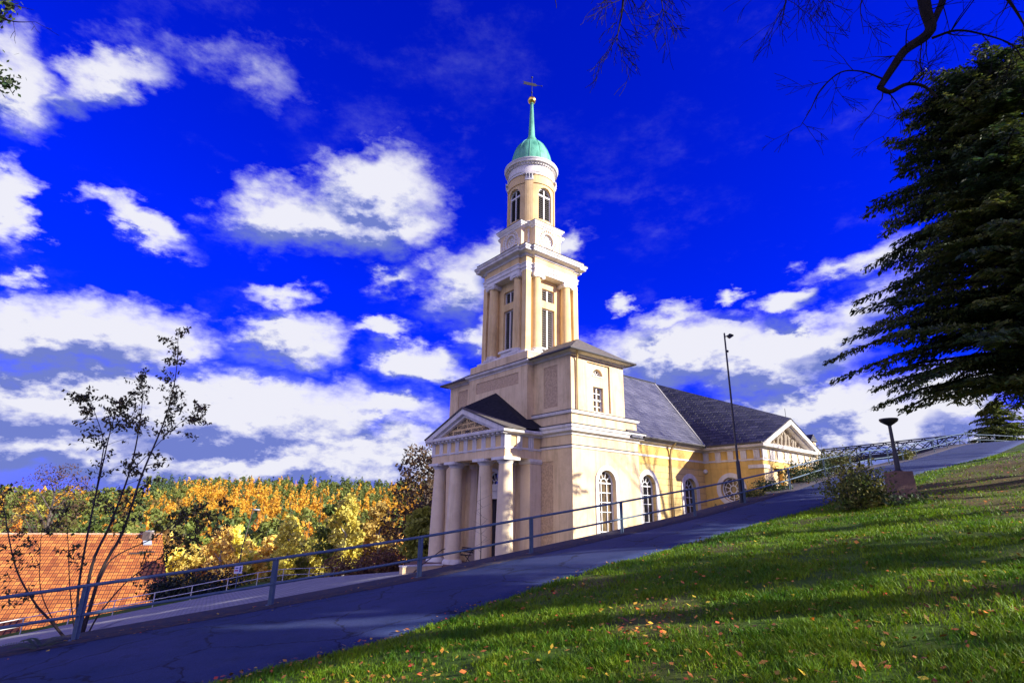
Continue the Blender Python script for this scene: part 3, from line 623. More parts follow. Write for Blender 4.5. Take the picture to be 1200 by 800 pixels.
# --- risalit under the tower
o = part('wall', MB().box(-.47, 3.27, -3.4, 5.2, WY - 3.27, 8.79), M['cream'])
Tr = front(-.47); c_ = MB(); c_.tbox(Tr, 4.12, 7.67, WY - 4.12, 8.41, -.06, .3); c_.tbox(Tr, CY - .78, -3.0, CY + .78, .84, -.45, .3); c_.ext(arch_open(CY, .74, 1.72, 1.72), Tr, -.4, .3); cut(o, c_)
part('stucco_panel', MB().tbox(Tr, 4.125, 7.675, WY - 4.125, 8.405, -.2, -.035), M['rough'])
part('cornice', MB().band(rect(-.47, 3.27, 5.2, WY - 3.27), [(-.1, 8.72), (.03, 8.74), (.05, 8.82), (.16, 8.86), (.22, 8.92), (.24, 9.00), (.18, 9.05), (-.1, 9.06)]), M['trim'])
flashing(rect(-.47, 3.27, 5.2, WY - 3.27), .245, 9.05)
part('plinth', MB().box(-.44, 3.30, 9.05, 5.17, WY - 3.30, 9.67), M['cream'])
part('plinth', MB().box(TX - 2.62, CY - 2.62, 9.66, TX + 2.62, CY + 2.62, 9.88), M['trim'])
# door and lunette
d_ = MB(); d_.tbox(Tr, CY - .78, -2.9, CY + .78, .84, -.42, -.34)
for sg in (-1, 1):
    for v0, v1 in ((-2.6, -1.6), (-1.4, -.5), (-.3, .6)): d_.tbox(Tr, CY + sg * .4 - .26, v0, CY + sg * .4 + .26, v1, -.345, -.31)
dr = part('door', d_, M['door']); part('handle', MB().tube([front(-.47)(CY + .06, -1.75, -.30), front(-.47)(CY + .06, -1.55, -.30)], .02, 6), M['gold'], dr)
dc = MB(); dc.tbox(Tr, CY - 1.05, -2.9, CY - .79, .84, -.02, .07); dc.tbox(Tr, CY + .79, -2.9, CY + 1.05, .84, -.02, .07); dc.tbox(Tr, CY - 1.15, .84, CY + 1.15, 1.30, -.02, .10); dc.tbox(Tr, CY - 1.2, 1.30, CY + 1.2, 1.42, -.02, .18); dc.tbox(Tr, CY - .95, 1.42, CY + .95, 1.71, -.02, .07)
part('door_surround', dc, M['trim'])
s_ = MB(); s_.ring(arch_open(CY, .95, 1.72, 1.72), arch_open(CY, .742, 1.72, 1.72), Tr, -.02, .06, closed=False); ln = part('lunette_window', s_, M['trim'])
f_ = MB(); f_.ring(arch_open(CY, .74, 1.72, 1.72), arch_open(CY, .66, 1.72, 1.72), Tr, -.25, -.18, closed=False); f_.ring(arch_open(CY, .27, 1.72, 1.72), arch_open(CY, .22, 1.72, 1.72), Tr, -.25, -.19, closed=False)
for a in (36, 72, 108, 144): bar(f_, Tr, (CY + .25 * math.cos(rad(a)), 1.73 + .25 * math.sin(rad(a))), (CY + .7 * math.cos(rad(a)), 1.73 + .7 * math.sin(rad(a))), .04, -.245, -.19)
part('frame', f_, M['frame'], ln); part('pane', MB().ext(arch_open(CY, .735, 1.725, 1.725), Tr, -.32, -.26), M['glass_dim'], ln)
# --- porch
FL = -2.9
part('porch_floor', MB().box(-3.3, 1.7, -3.4, -.0, WY - 1.7, FL), M['floor'])
for i, (dx, z) in enumerate(((.35, -3.05), (.7, -3.2))): part('step', MB().box(-3.3 - dx, 1.7 + .0, -3.4, -3.3 - dx + .36, WY - 1.7, z), M['floor'])
XC = -2.23
def column(cy, cx=XC):
    m = MB(); m.lathe([(.60, FL), (.60, FL + .12), (.57, FL + .17), (.52, FL + .24), (.50, FL + .27)], cx, cy, 28)
    col = part('column', MB().lathe([(.475, FL + .26), (.468, -1.0), (.43, .8), (.385, 2.3), (.375, 2.62)], cx, cy, 28), M['column'], smooth=True)
    part('base', m, M['trim'], col, True)
    k = MB(); k.lathe([(.37, 2.62), (.40, 2.64), (.40, 2.68), (.44, 2.72), (.52, 2.80), (.53, 2.83)], cx, cy, 28); k.box(cx - .58, cy - .58, 2.83, cx + .58, cy + .58, 2.985)
    part('capital', k, M['trim'], col, True)
for cy in (CY - 3.42, CY - 1.555, CY + 1.555, CY + 3.42): column(cy)
def anta(x0, x1, y0, y1):
    a = part('pilaster', MB().box(x0, y0, FL, x1, y1, 2.75), M['column'])
    part('capital', MB().band(rect(x0, y0, x1, y1), [(-.02, 2.70), (.04, 2.72), (.10, 2.84), (.10, 2.98), (-.02, 2.985)]), M['trim'], a)
for cy in (CY - 3.42, CY + 3.42): anta(-.80, .02, cy - .42, cy + .42)
for cy in (CY - 1.9, CY + 1.9): anta(-.62, -.45, cy - .34, cy + .34)
PY0, PY1, PX = CY - 3.85, CY + 3.85, -2.65
prc = rect(PX, PY0, .0, PY1)
en = MB(); en.box(PX, PY0, 2.985, PX + .9, PY1, 3.46); en.box(PX + .89, PY0, 2.985, .0, PY0 + .8, 3.46); en.box(PX + .89, PY1 - .8, 2.985, .0, PY1, 3.46)
part('architrave', en, M['cream'])
part('ceiling', MB().box(PX + .05, PY0 + .05, 3.40, .0, PY1 - .05, 3.55), M['cream'])
part('taenia', MB().band(prc, [(-.1, 3.45), (.05, 3.46), (.06, 3.54), (.0, 3.57), (-.1, 3.57)]), M['trim'])
part('frieze', MB().box(PX + .03, PY0 + .03, 3.56, .0, PY1 - .03, 4.2), M['tower'])
def triglyph(m, T, uc, v0, v1, hw, d=.06):
    for k in (-1, 0, 1): m.tbox(T, uc + k * hw * .68 - hw * .26, v0, uc + k * hw * .68 + hw * .26, v1, -.05, d)
    m.tbox(T, uc - hw, v0 + .02, uc + hw, v1 - .05, -.05, d * .45); m.tbox(T, uc - hw * 1.05, v1 - .05, uc + hw * 1.05, v1, -.05, d + .012); m.tbox(T, uc - hw * .95, v0 - .16, uc + hw * .95, v0 - .11, -.05, .035)
Tp = front(PX + .03)
def tri(T, *a):
    m = MB(); triglyph(m, T, *a); part('triglyph', m, M['trim'])
for i in range(9): tri(Tp, CY + (i - 4) * .925, 3.57, 4.19, .19)
Tq = side(PY0 + .03)
for x in (PX + .22, PX + 1.05, PX + 1.9): tri(Tq, x, 3.57, 4.19, .19)
cm = MB().band(prc, [(-.1, 4.19), (.06, 4.20), (.08, 4.28), (.30, 4.32), (.38, 4.34), (.40, 4.46), (.34, 4.52), (-.1, 4.53)])
for i in range(19): u = CY + (i - 9) * .44; cm.tbox(front(PX), u - .1, 4.24, u + .1, 4.318, -.02, .30)
part('cornice', cm, M['trim'])
# pediment of the porch
Zb, Za, hwp = 4.52, 6.10, 4.22
Tt = front(PX)
ty = part('tympanum', MB().ext([(CY - 3.75, Zb), (CY + 3.75, Zb), (CY, Za - .2)], Tt, -.25, -.06), M['tower'])
def raking(m, T, uc, hw, zb, za, thick, d0, d1, mi=0):
    sl_ = (za - zb) / hw; lo = thick
    m.ext([(uc - hw, zb), (uc - hw + lo / sl_ * .9, zb), (uc, za - lo), (uc + hw - lo / sl_ * .9, zb), (uc + hw, zb), (uc, za)], T, d0, d1, mi)
rk = MB(); raking(rk, Tt, CY, hwp, Zb, Za, .34, -.1, .36); raking(rk, Tt, CY, hwp - .45, Zb, Za - .18, .34, -.1, .16)
part('raking_cornice', rk, M['trim'])
rk = MB(); rk.ext([(CY - hwp - .1, Zb - .02), (CY, Za - .02), (CY + hwp + .1, Zb - .02), (CY + hwp + .12, Zb + .05), (CY, Za + .09), (CY - hwp - .12, Zb + .05)], Tt, -1.15, .42)
part('roof', rk, M['slate_brown'])
def text_part(body, u, v, size, width, T, depth, parent, name='inscription'):
    cu = bpy.data.curves.new('t', 'FONT'); cu.body = body; cu.size = size; cu.align_x = 'CENTER'; cu.extrude = .004; cu.offset = .005; cu.resolution_u = 2
    t = bpy.data.objects.new('t', cu); COL.objects.link(t); bpy.context.view_layer.update()
    me = bpy.data.meshes.new_from_object(t.evaluated_get(bpy.context.evaluated_depsgraph_get())); bpy.data.objects.remove(t); bpy.data.curves.remove(cu)
    w_ = max(q.co.x for q in me.vertices) - min(q.co.x for q in me.vertices)
    for vt in me.vertices: vt.co = T(u - vt.co.x * width / w_, v + vt.co.y, depth + vt.co.z)
    me.flip_normals() if hasattr(me, 'flip_normals') else None
    me.materials.clear(); me.materials.append(M['letter']); o = bpy.data.objects.new(name, me); COL.objects.link(o); o.parent = parent; return o
text_part('JOS. XXIV', CY - .05, 5.27, .30, 1.35, Tt, -.052, ty)
text_part('WIR WOLLEN GOTT DIENEN', CY - .05, 4.95, .30, 3.25, Tt, -.052, ty)
text_part('UND SEINER STIMME GEHORCHEN.', CY - .05, 4.62, .30, 4.45, Tt, -.052, ty)
# dark roof rising from the pediment to the risalit
sl_ = (Za - Zb) / hwp
def on(y): return Za - sl_ * abs(y - CY)
V = [(-2.95, CY, Za + .09), (-1.30, CY - 4.05, Zb + .12), (.04, CY - 4.33, Zb + .10), (-.46, CY, 7.44), (-1.30, CY + 4.05, Zb + .12), (.04, CY + 4.33, Zb + .10)]
F = [(0, 1, 3), (1, 2, 3), (0, 3, 4), (4, 3, 5), (0, 4, 5, 2, 1), (2, 5, 3)]
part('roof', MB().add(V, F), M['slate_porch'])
part('downpipe', MB().tube([(-.06, 2.93, 4.45), (-.07, 2.93, 3.4), (-.07, 2.93, -3.2)], .05, 8), M['pipe_grey'], smooth=True)

# --- tower shaft
AE, BE, CO = 2.58, 1.80, 2.40
def cross(A, b, a): return [(TX + x, CY + y) for x, y in ((-A, -b), (-a, -b), (-a, -a), (-b, -a), (-b, -A), (b, -A), (b, -a), (a, -a), (a, -b), (A, -b), (A, b), (a, b), (a, a), (b, a), (b, A), (-b, A), (-b, a), (-a, a), (-a, b), (-A, b))]
FACES = [(lambda u, v, d, h: (TX - h - d, CY + u, v)), (lambda u, v, d, h: (TX + u, CY - h - d, v)), (lambda u, v, d, h: (TX + h + d, CY - u, v)), (lambda u, v, d, h: (TX - u, CY + h + d, v))]
def face(k, h): return lambda u, v, d: FACES[k](u, v, d, h)
o = part('tower_wall', MB().box(TX - 1.92, CY - 1.92, 9.86, TX + 1.92, CY + 1.92, 15.6), M['tower'])
c_ = MB()
for k in range(4): c_.tbox(face(k, 1.92), -.58, 10.55, .58, 13.40, -.4, .3); c_.tbox(face(k, 1.92), -.58, 13.92, .58, 14.82, -.4, .3)
cut(o, c_)
for sx in (-1, 1):
    for sy in (-1, 1):
        xa, xb = sorted((TX + sx * 1.96, TX + sx * CO)); ya, yb = sorted((CY + sy * 1.96, CY + sy * CO))
        xc, xd = sorted((TX + sx * 1.7, TX + sx * CO)); yc, yd = sorted((CY + sy * 1.7, CY + sy * CO))
        part('corner_pier', MB().box(xa, ya, 9.87, xb, yb, 15.55), M['tower'])
def slats(m, T, u0, u1, v0, v1, d, pitch=.165, t=.018, arch=None):
    v = v0 + .03
    while v < v1 - .02:
        a, b = u0, u1
        if arch:
            uc, vs, r = arch
            if v > vs:
                h = math.sqrt(max(0, r * r - (v + .05 - vs) ** 2)); a, b = max(u0, uc - h), min(u1, uc + h)
        if b - a > .04:
            p = [T(a, v, d + .06), T(b, v, d + .06), T(b, v + .10, d - .05), T(a, v + .10, d - .05), T(a, v + t, d + .06), T(b, v + t, d + .06), T(b, v + .10 + t, d - .05), T(a, v + .10 + t, d - .05)]
            m.add(p, [(3, 2, 1, 0), (4, 5, 6, 7), (0, 1, 5, 4), (1, 2, 6, 5), (2, 3, 7, 6), (3, 0, 4, 7)])
        v += pitch
def ionic(T, uc, parent):
    m = MB(); m.tbox(T, uc - .47, 15.36, uc + .47, 15.47, -.38, .42)
    for s in (-1, 1):
        for r, dd_ in ((.155, .40), (.09, .43), (.045, .45)):
            m.ext(circ(uc + s * .36, 15.27, r, 14), T, -.30, dd_)
    m.tbox(T, uc - .34, 15.22, uc + .34, 15.37, -.36, .38)
    part('capital', m, M['trim'], parent)
for k in range(4):
    T = face(k, 1.92)
    for (v0, v1) in ((10.55, 13.40), (13.92, 14.82)):
        fr = MB(); fr.ring([(-.578, v0), (.578, v0), (.578, v1), (-.578, v1)], [(-.52, v0 + .06), (.52, v0 + .06), (.52, v1 - .06), (-.52, v1 - .06)], T, -.30, -.16); fr.tbox(T, -.035, v0 + .05, .035, v1 - .05, -.26, -.12)
        lv = part('louvred_window', fr, M['frame']); m = MB(); slats(m, T, -.52, -.04, v0 + .05, v1 - .03, -.22); slats(m, T, .04, .52, v0 + .05, v1 - .03, -.22); part('louvre', m, M['louvre'], lv); part('backing', MB().tbox(T, -.55, v0 + .02, .55, v1 - .02, -.37, -.31), M['dark'], lv)
    part('sill', MB().tbox(T, -.85, 10.36, .85, 10.50, -.02, .22).tbox(T, -.70, 9.88, .70, 10.37, -.02, .10), M['trim'])
    for uc in (-1.38, 1.38):
        cx, cy, _ = T(uc, 0, .27)
        col = part('column', MB().lathe([(.385, 10.22), (.38, 11.5), (.36, 13.5), (.325, 15.2)], cx, cy, 24), M['tower'], smooth=True)
        part('base', MB().box(cx - .46, cy - .46, 9.87, cx + .46, cy + .46, 9.99).lathe([(.46, 9.99), (.48, 10.04), (.46, 10.09), (.40, 10.13), (.43, 10.17), (.42, 10.21), (.385, 10.23)], cx, cy, 24), M['trim'], col, True)
        ionic(T, uc, col) if False else None
        Tc = (lambda kk: (lambda u, v, d: FACES[kk](u, v, d, 1.92 + .27)))(k)
        ionic(Tc, uc, col)
cr_ = cross(AE, BE, CO)
part('architrave', MB().band(cr_, [(-.02, 15.48), (-.02, 15.72), (.03, 15.73), (.03, 15.98), (.07, 16.0), (.08, 16.08), (-.02, 16.1)]), M['trim'])
part('frieze', MB().band(cr_, [(-.01, 16.09), (-.01, 16.56)]), M['tower'])
part('cornice', MB().band(cr_, [(-.05, 16.54), (.06, 16.57), (.10, 16.66), (.16, 16.70), (.36, 16.74), (.44, 16.78), (.46, 16.92), (.52, 16.97), (.55, 17.08), (.48, 17.13), (-.3, 17.28)]), M['trim'])
flashing(cr_, .555, 17.12)
# --- clock stage
octo = [(TX + x, CY + y) for x, y in ((-1.72, -1.05), (-1.05, -1.72), (1.05, -1.72), (1.72, -1.05), (1.72, 1.05), (1.05, 1.72), (-1.05, 1.72), (-1.72, 1.05))]
o = part('tower_wall', MB().band(octo, [(0, 17.1), (0, 19.5)]), M['tower'])
A2, B2, C2 = 1.90, 1.20, 1.45
cr2 = [(TX + x, CY + y) for x, y in ((-A2, -B2), (-C2, -B2), (-B2, -C2), (-B2, -A2), (B2, -A2), (B2, -C2), (C2, -B2), (A2, -B2), (A2, B2), (C2, B2), (B2, C2), (B2, A2), (-B2, A2), (-B2, C2), (-C2, B2), (-A2, B2))]
o = part('tower_wall', MB().band(cr2, [(0, 17.1), (0, 19.42)]), M['cream'])
c_ = MB()
for k in range(4): c_.ext(circ(0, 18.62, .50), face(k, A2), -.3, .2)
cut(o, c_)
part('cornice', MB().band(cr2, [(-.02, 19.38), (.05, 19.40), (.08, 19.50), (.14, 19.54), (.17, 19.62), (.22, 19.66), (.24, 19.76), (.18, 19.80), (-.3, 19.86)]), M['trim'])
flashing(cr2, .245, 19.79)
part('plinth', MB().band(cr2, [(.06, 17.12), (.06, 17.42), (.0, 17.5)]), M['trim'])
for k in range(4):
    T = face(k, A2); s_ = MB(); s_.ring(circ(0, 18.62, .60), circ(0, 18.62, .497), T, -.02, .05); s_.ring(circ(0, 18.62, .86), circ(0, 18.62, .80), T, -.02, .04)
    for i in range(22): a = 2 * math.pi * i / 22; p = T(.71 * math.cos(a), 18.62 + .71 * math.sin(a), .02); s_.sphere(p, .06, 8, 6)
    for s in (-1, 1): s_.tbox(T, s * .98 - .05, 17.5, s * .98 + .05, 18.6, -.02, .03)
    rw = part('rosette_window', s_, M['trim'], smooth=True)
    f_ = MB(); f_.ring(circ(0, 18.62, .14, 16), circ(0, 18.62, .09, 16), T, -.2, -.12)
    for i in range(8): a = 2 * math.pi * i / 8; f_.ring(circ(.30 * math.cos(a), 18.62 + .30 * math.sin(a), .125, 12), circ(.30 * math.cos(a), 18.62 + .30 * math.sin(a), .085, 12), T, -.2, -.12)
    f_.ring(circ(0, 18.62, .499), circ(0, 18.62, .44), T, -.2, -.11)
    part('frame', f_, M['frame'], rw); part('pane', MB().ext(circ(0, 18.62, .498), T, -.28, -.21), M['dark'], rw)
for sx in (-1, 1):
    for sy in (-1, 1):
        m = MB()
        for i in range(11): m.sphere((TX + sx * 1.40, CY + sy * 1.40, 17.7 + i * .15), .085 + .02 * math.sin(i * 1.9), 8, 6)
        part('garland', m, M['trim'], smooth=True)
# --- drum
RD = 1.70
o = part('drum_wall', MB().lathe([(RD, 19.8), (RD, 24.0)], TX, CY, 64), M['tower'], smooth=True)
c_ = MB()
for k in range(4): c_.ext(arch_pts(0, .62, 20.35, 22.45), face(k, 1.30), -.05, .6)
cut(o, c_)
for k in range(4):
    T = face(k, 1.30)
    m = MB(); m.ring(arch_open(0, .615, 20.36, 22.45), arch_open(0, .55, 20.36, 22.45), T, .06, .18, closed=False); m.tbox(T, -.035, 20.36, .035, 23.04, .07, .17); m.tbox(T, -.58, 22.38, .58, 22.48, .075, .19)
    lv = part('louvred_window', m, M['frame']); sm = MB()
    for s in (-1, 1): slats(sm, T, min(s * .04, s * .56), max(s * .04, s * .56), 20.4, 23.02, .10, arch=(0, 22.45, .56))
    part('louvre', sm, M['louvre'], lv); part('backing', MB().ext(arch_pts(0, .6, 20.36, 22.45), T, .0, .03), M['dark'], lv)
    # hood arc over the window and the pilaster beside it
    hv = MB()
    a0 = math.atan2(FACES[k](0, 0, 0, 1)[1] - CY, FACES[k](0, 0, 0, 1)[0] - TX)
    def arc_block(m, r0, r1, z0, z1, aa, ab, n=10):
        vs = []
        for i in range(n + 1):
            a = aa + (ab - aa) * i / n
            for r, z in ((r0, z0), (r1, z0), (r1, z1), (r0, z1)): vs.append((TX + r * math.cos(a), CY + r * math.sin(a), z))
        fs = [(0, 1, 2, 3), tuple(n * 4 + q for q in (3, 2, 1, 0))]
        for i in range(n):
            for q in range(4): fs.append((i * 4 + q, i * 4 + (q + 1) % 4, i * 4 + 4 + (q + 1) % 4, i * 4 + 4 + q))
        m.add(vs, fs)
    arc_block(hv, 1.62, 1.77, 23.28, 23.92, a0 - .62, a0 + .62)
    part('frieze_panel', hv, M['tower'])
    pm = MB(); ap = a0 + math.pi / 4; arc_block(pm, 1.6, 1.80, 20.02, 23.50, ap - .17, ap + .17, 4); pl_ = part('pilaster', pm, M['tower'])
    km = MB(); arc_block(km, 1.6, 1.83, 23.49, 23.62, ap - .18, ap + .18, 4); arc_block(km, 1.6, 1.96, 23.93, 24.06, ap - .25, ap + .25, 4); arc_block(km, 1.6, 1.80, 23.61, 23.94, ap - .17, ap + .17, 4)
    for i in range(3):
        for q in (-1, 0, 1): a = ap + q * .11; r = 1.82 + .04 * i; km.sphere((TX + r * math.cos(a), CY + r * math.sin(a), 23.68 + .105 * i), .06, 8, 6)
    part('capital', km, M['trim'], pl_)
    bm_ = MB(); arc_block(bm_, 1.6, 1.86, 19.85, 20.04, ap - .2, ap + .2, 4); part('base', bm_, M['trim'], pl_)
dn = MB().lathe([(1.6, 23.98), (1.80, 23.99), (1.80, 24.16), (1.84, 24.18), (1.84, 24.32), (1.75, 24.36), (1.75, 24.84), (1.80, 24.88), (1.82, 24.94), (1.90, 24.98), (2.02, 25.02), (2.04, 25.16), (2.09, 25.22), (2.09, 25.28), (2.0, 25.32), (1.5, 25.50)], TX, CY, 64)
for i in range(56):
    a = 2 * math.pi * i / 56; arc_block(dn, 1.78, 1.88, 24.86, 24.96, a, a + .06, 1)
part('drum_entablature', dn, M['trim'], smooth=True)
# --- dome, spire, ball, vane
dome = part('dome', MB().lathe([(1.60, 25.42), (1.64, 25.50)] + [(1.60 * math.cos(t), 25.55 + 2.62 * math.sin(t)) for t in np.linspace(0.0, 1.32, 16)] + [(.30, 28.12)], TX, CY, 48), M['copper'], smooth=True)
sm = MB()
for i in range(12):
    a = 2 * math.pi * (i + .5) / 12; sm.tube([(TX + (1.605 * math.cos(t)) * math.cos(a), CY + (1.605 * math.cos(t)) * math.sin(a), 25.55 + 2.625 * math.sin(t)) for t in np.linspace(.02, 1.30, 12)], .022, 5)
part('seam_rib', sm, M['copper'], dome)
part('spire', MB().lathe([(.50, 28.05), (.50, 28.18), (.40, 28.24), (.36, 28.42), (.27, 28.60), (.22, 29.6), (.17, 30.7), (.12, 31.72), (.16, 31.76), (.16, 31.82), (.10, 31.86)], TX, CY, 24), M['copper'], smooth=True)
part('finial_ball', MB().sphere((TX, CY, 32.14), .33, 24, 16), M['gold'], smooth=True)
vane = part('weather_vane', MB().tube([(TX, CY, 32.4), (TX, CY, 34.45)], [.035, .022], 8).sphere((TX, CY, 34.48), .08, 10, 8).sphere((TX, CY, 32.95), .075, 10, 8), M['iron'], smooth=True)
va = math.atan2(EX[1], EX[0]); 
def vaneT(u, v, d): return (TX + u * math.cos(-va + .25) - d * math.sin(-va + .25), CY + u * math.sin(-va + .25) + d * math.cos(-va + .25), v)
part('flag', MB().ext([(-.78, 33.62), (-.66, 33.76), (-.78, 33.90), (.30, 33.90), (.48, 33.76), (.30, 33.62)], vaneT, -.015, .015).tube([vaneT(.4, 33.76, 0), vaneT(.82, 33.80, 0)], .02, 6).sphere(vaneT(.84, 33.80, 0), .06, 8, 6), M['iron'], vane)

# --- nave
NV = .10
o = part('wall', MB().box(5.6, NV, -3.4, 13.0, WY - NV, 4.25), M['ashlar'])
Tn = side(NV); c_ = MB(); NW = ((6.55, .69), (10.92, .69))
for uc, hw in NW: c_.ext(arch_pts(uc, hw, -1.75, 1.74), Tn, -.5, .5)
cut(o, c_)
for i, (uc, hw) in enumerate(NW): arched_window(Tn, uc, hw, -1.75, 1.74, .30, .52, M['glass_dim'])
part('string_course', MB().box(5.66, NV - .05, 3.52, 12.70, NV + .1, 3.64), M['trim'])
part('string_course', MB().box(5.66, NV - .03, 3.10, 12.70, NV + .1, 3.16), M['yellow'])
part('wall', MB().box(5.66, NV - .015, 3.161, 12.71, NV + .05, 3.519).box(5.66, NV - .015, 3.641, 12.71, NV + .05, 4.22), M['yellow'])
part('cornice', MB().band(rect(5.66, NV, 12.71, WY - NV), [(-.1, 4.18), (.05, 4.20), (.08, 4.30), (.28, 4.36), (.34, 4.42), (.36, 4.52), (-.1, 4.53)]), M['trim'])
YE, ZE, ZRG = -.42, 4.60, 10.74
slope = (ZRG - ZE) / (CY - YE); XV = 16.45; XE = 12.32
V = [(4.62, YE, ZE), (XE, YE, ZE), (XV, CY, ZRG), (4.62, CY, ZRG), (XE, WY - YE, ZE), (4.62, WY - YE, ZE)]; V += [(x, y, z - .12) for x, y, z in V]
F = [(0, 1, 2, 3), (3, 2, 4, 5)]; F += [tuple(i + 6 for i in f[::-1]) for f in F]; F += [(0, 6, 7, 1), (1, 7, 8, 2), (2, 8, 10, 4), (4, 10, 11, 5), (5, 11, 9, 3), (3, 9, 6, 0)]
part('roof', MB().add(V, F), M['slate'])
part('gutter', MB().tube([(5.7, YE - .03, ZE - .02), (XE - .1, YE - .03, ZE - .02)], .075, 8), M['gutter'], smooth=True)
part('downpipe', MB().tube([(8.9, YE, ZE - .1), (8.88, -.05, 4.1), (8.86, NV - .09, 3.7), (8.83, NV - .09, -3.0)], .06, 8), M['pipe'], smooth=True)
part('ridge_cap', MB().tube([(4.7, CY, ZRG + .02), (XV, CY, ZRG + .02)], .08, 6), M['slate_shaded'])
for x in (5.9, XV): part('lightning_rod', MB().tube([(x, CY, ZRG), (x, CY, ZRG + .75)], .018, 5), M['iron'])
# --- transept with its gable front
X1, X2, YT = 12.72, 20.10, -4.06; YB = WY - YT; XM = (X1 + X2) / 2
o = part('transept_wall', MB().box(X1, YT, -3.4, X2, YB, 4.25), M['yellow'])
Tw = front(X1); Tg = side(YT); c_ = MB(); c_.ext(circ(-1.78, 1.76, .76), Tw, -.5, .4); c_.tbox(Tg, 13.90, -3, 18.9, 3.08, -.35, .4); cut(o, c_)
s_ = MB(); s_.ring(circ(-1.78, 1.76, 1.04), circ(-1.78, 1.76, .758), Tw, -.02, .05); rw = part('round_window', s_, M['trim'])
f_ = MB(); f_.ring(circ(-1.78, 1.76, .758), circ(-1.78, 1.76, .70), Tw, -.28, -.20); f_.ring(circ(-1.78, 1.76, .27, 20), circ(-1.78, 1.76, .22, 20), Tw, -.28, -.22); f_.ring(circ(-1.78, 1.76, .58, 28), circ(-1.78, 1.76, .555, 28), Tw, -.27, -.23)
for i in range(10): a = 2 * math.pi * (i + .5) / 10; bar(f_, Tw, (-1.78 + .25 * math.cos(a), 1.76 + .25 * math.sin(a)), (-1.78 + .72 * math.cos(a), 1.76 + .72 * math.sin(a)), .035, -.275, -.225)
part('frame', f_, M['frame'], rw); part('pane', MB().ext(circ(-1.78, 1.76, .75), Tw, -.36, -.29), M['glass'], rw)
trp = rect(X1, YT, X2, YB)
part('string_course', MB().band(trp, [(-.1, 3.50), (.05, 3.52), (.06, 3.62), (-.1, 3.65)]), M['trim'])
part('string_course', MB().band(trp, [(-.1, 3.08), (.025, 3.10), (.025, 3.14), (-.1, 3.15)]), M['yellow'])
part('pilaster_capital', MB().box(X1 - .08, YT - .08, 3.02, X1 + .7, YT + .95, 3.24).box(X2 - .7, YT - .08, 3.02, X2 + .08, YT + .95, 3.24), M['trim'])
part('bracket', MB().sphere((X1 - .05, NV - .12, 2.95), .16, 10, 8), M['trim'], smooth=True)
part('cornice', MB().band(trp, [(-.1, 4.19), (.05, 4.20), (.07, 4.26), (.24, 4.30), (.34, 4.34), (.38, 4.50), (.34, 4.55), (-.1, 4.56)]), M['trim'])
for y in (-.12, -1.02, -1.93, -2.83, -3.72): tri(Tw, y, 3.65, 4.17, .20, .05)
for i in range(8): tri(Tg, X1 + .30 + i * .968, 3.65, 4.17, .30, .06)
part('wall', MB().tbox(Tg, 12.75, 3.651, 20.07, 4.18, -.05, .012).tbox(Tg, 12.76, -3, 13.89, 3.07, -.05, .012).tbox(Tg, 18.91, -3, 20.06, 3.07, -.05, .012), M['cream'])
for x in (13.98, 15.5, 17.0, 18.5): anta_ = part('pilaster', MB().tbox(Tg, x - .17, -3.2, x + .17, 3.07, -.34, -.08), M['yellow'])
part('wall', MB().tbox(Tg, 13.91, -3, 18.89, 3.07, -.40, -.34), M['cream'])
hwt = 4.0; ztb, zta = 4.55, 6.42
tyt = part('tympanum', MB().ext([(XM - 3.5, ztb), (XM + 3.5, ztb), (XM, zta - .24)], Tg, -.60, -.42), M['cream'])
rk = MB(); raking(rk, Tg, XM, hwt, ztb, zta, .32, -.6, .40); raking(rk, Tg, XM, hwt - .4, ztb, zta - .14, .30, -.6, .18); part('raking_cornice', rk, M['trim'])
rm = MB(); rr = random.Random(3)
def figure(m, u, v, h, lean):
    T = Tg; p = lambda a, b, d: T(u + a + lean * b / h, v + b, d)
    m.tube([p(-.02, 0, -.22), p(0, .30 * h, -.20), p(0, .62 * h, -.18), p(0, .80 * h, -.2)], [.10 * h, .13 * h, .15 * h, .06 * h], 8); m.sphere(p(0, .90 * h, -.18), .09 * h, 10, 8)
    s = rr.choice((-1, 1)); m.tube([p(s * .1 * h, .72 * h, -.2), p(s * .26 * h, .55 * h, -.12), p(s * .34 * h, .72 * h, -.1)], [.05 * h, .04 * h, .03 * h], 6); m.tube([p(-s * .1 * h, .72 * h, -.2), p(-s * .24 * h, .45 * h, -.15)], [.05 * h, .035 * h], 6)
for u, h, l in ((-2.5, .42, -.25), (-2.05, .55, .1), (-1.6, .75, -.15), (-1.15, .95, .1), (-.65, 1.1, .05), (-.1, 1.38, 0), (.45, 1.15, -.05), (.95, .9, .15), (1.4, .8, -.1), (1.85, .62, .2), (2.35, .45, .3)): figure(rm, XM + u, ztb + .02, h, l)
for i in range(14): u = -2.6 + i * .4; rm.sphere(Tg(XM + u, ztb + .10, -.2), .14, 8, 6)
part('relief', rm, M['relief'], tyt, True)
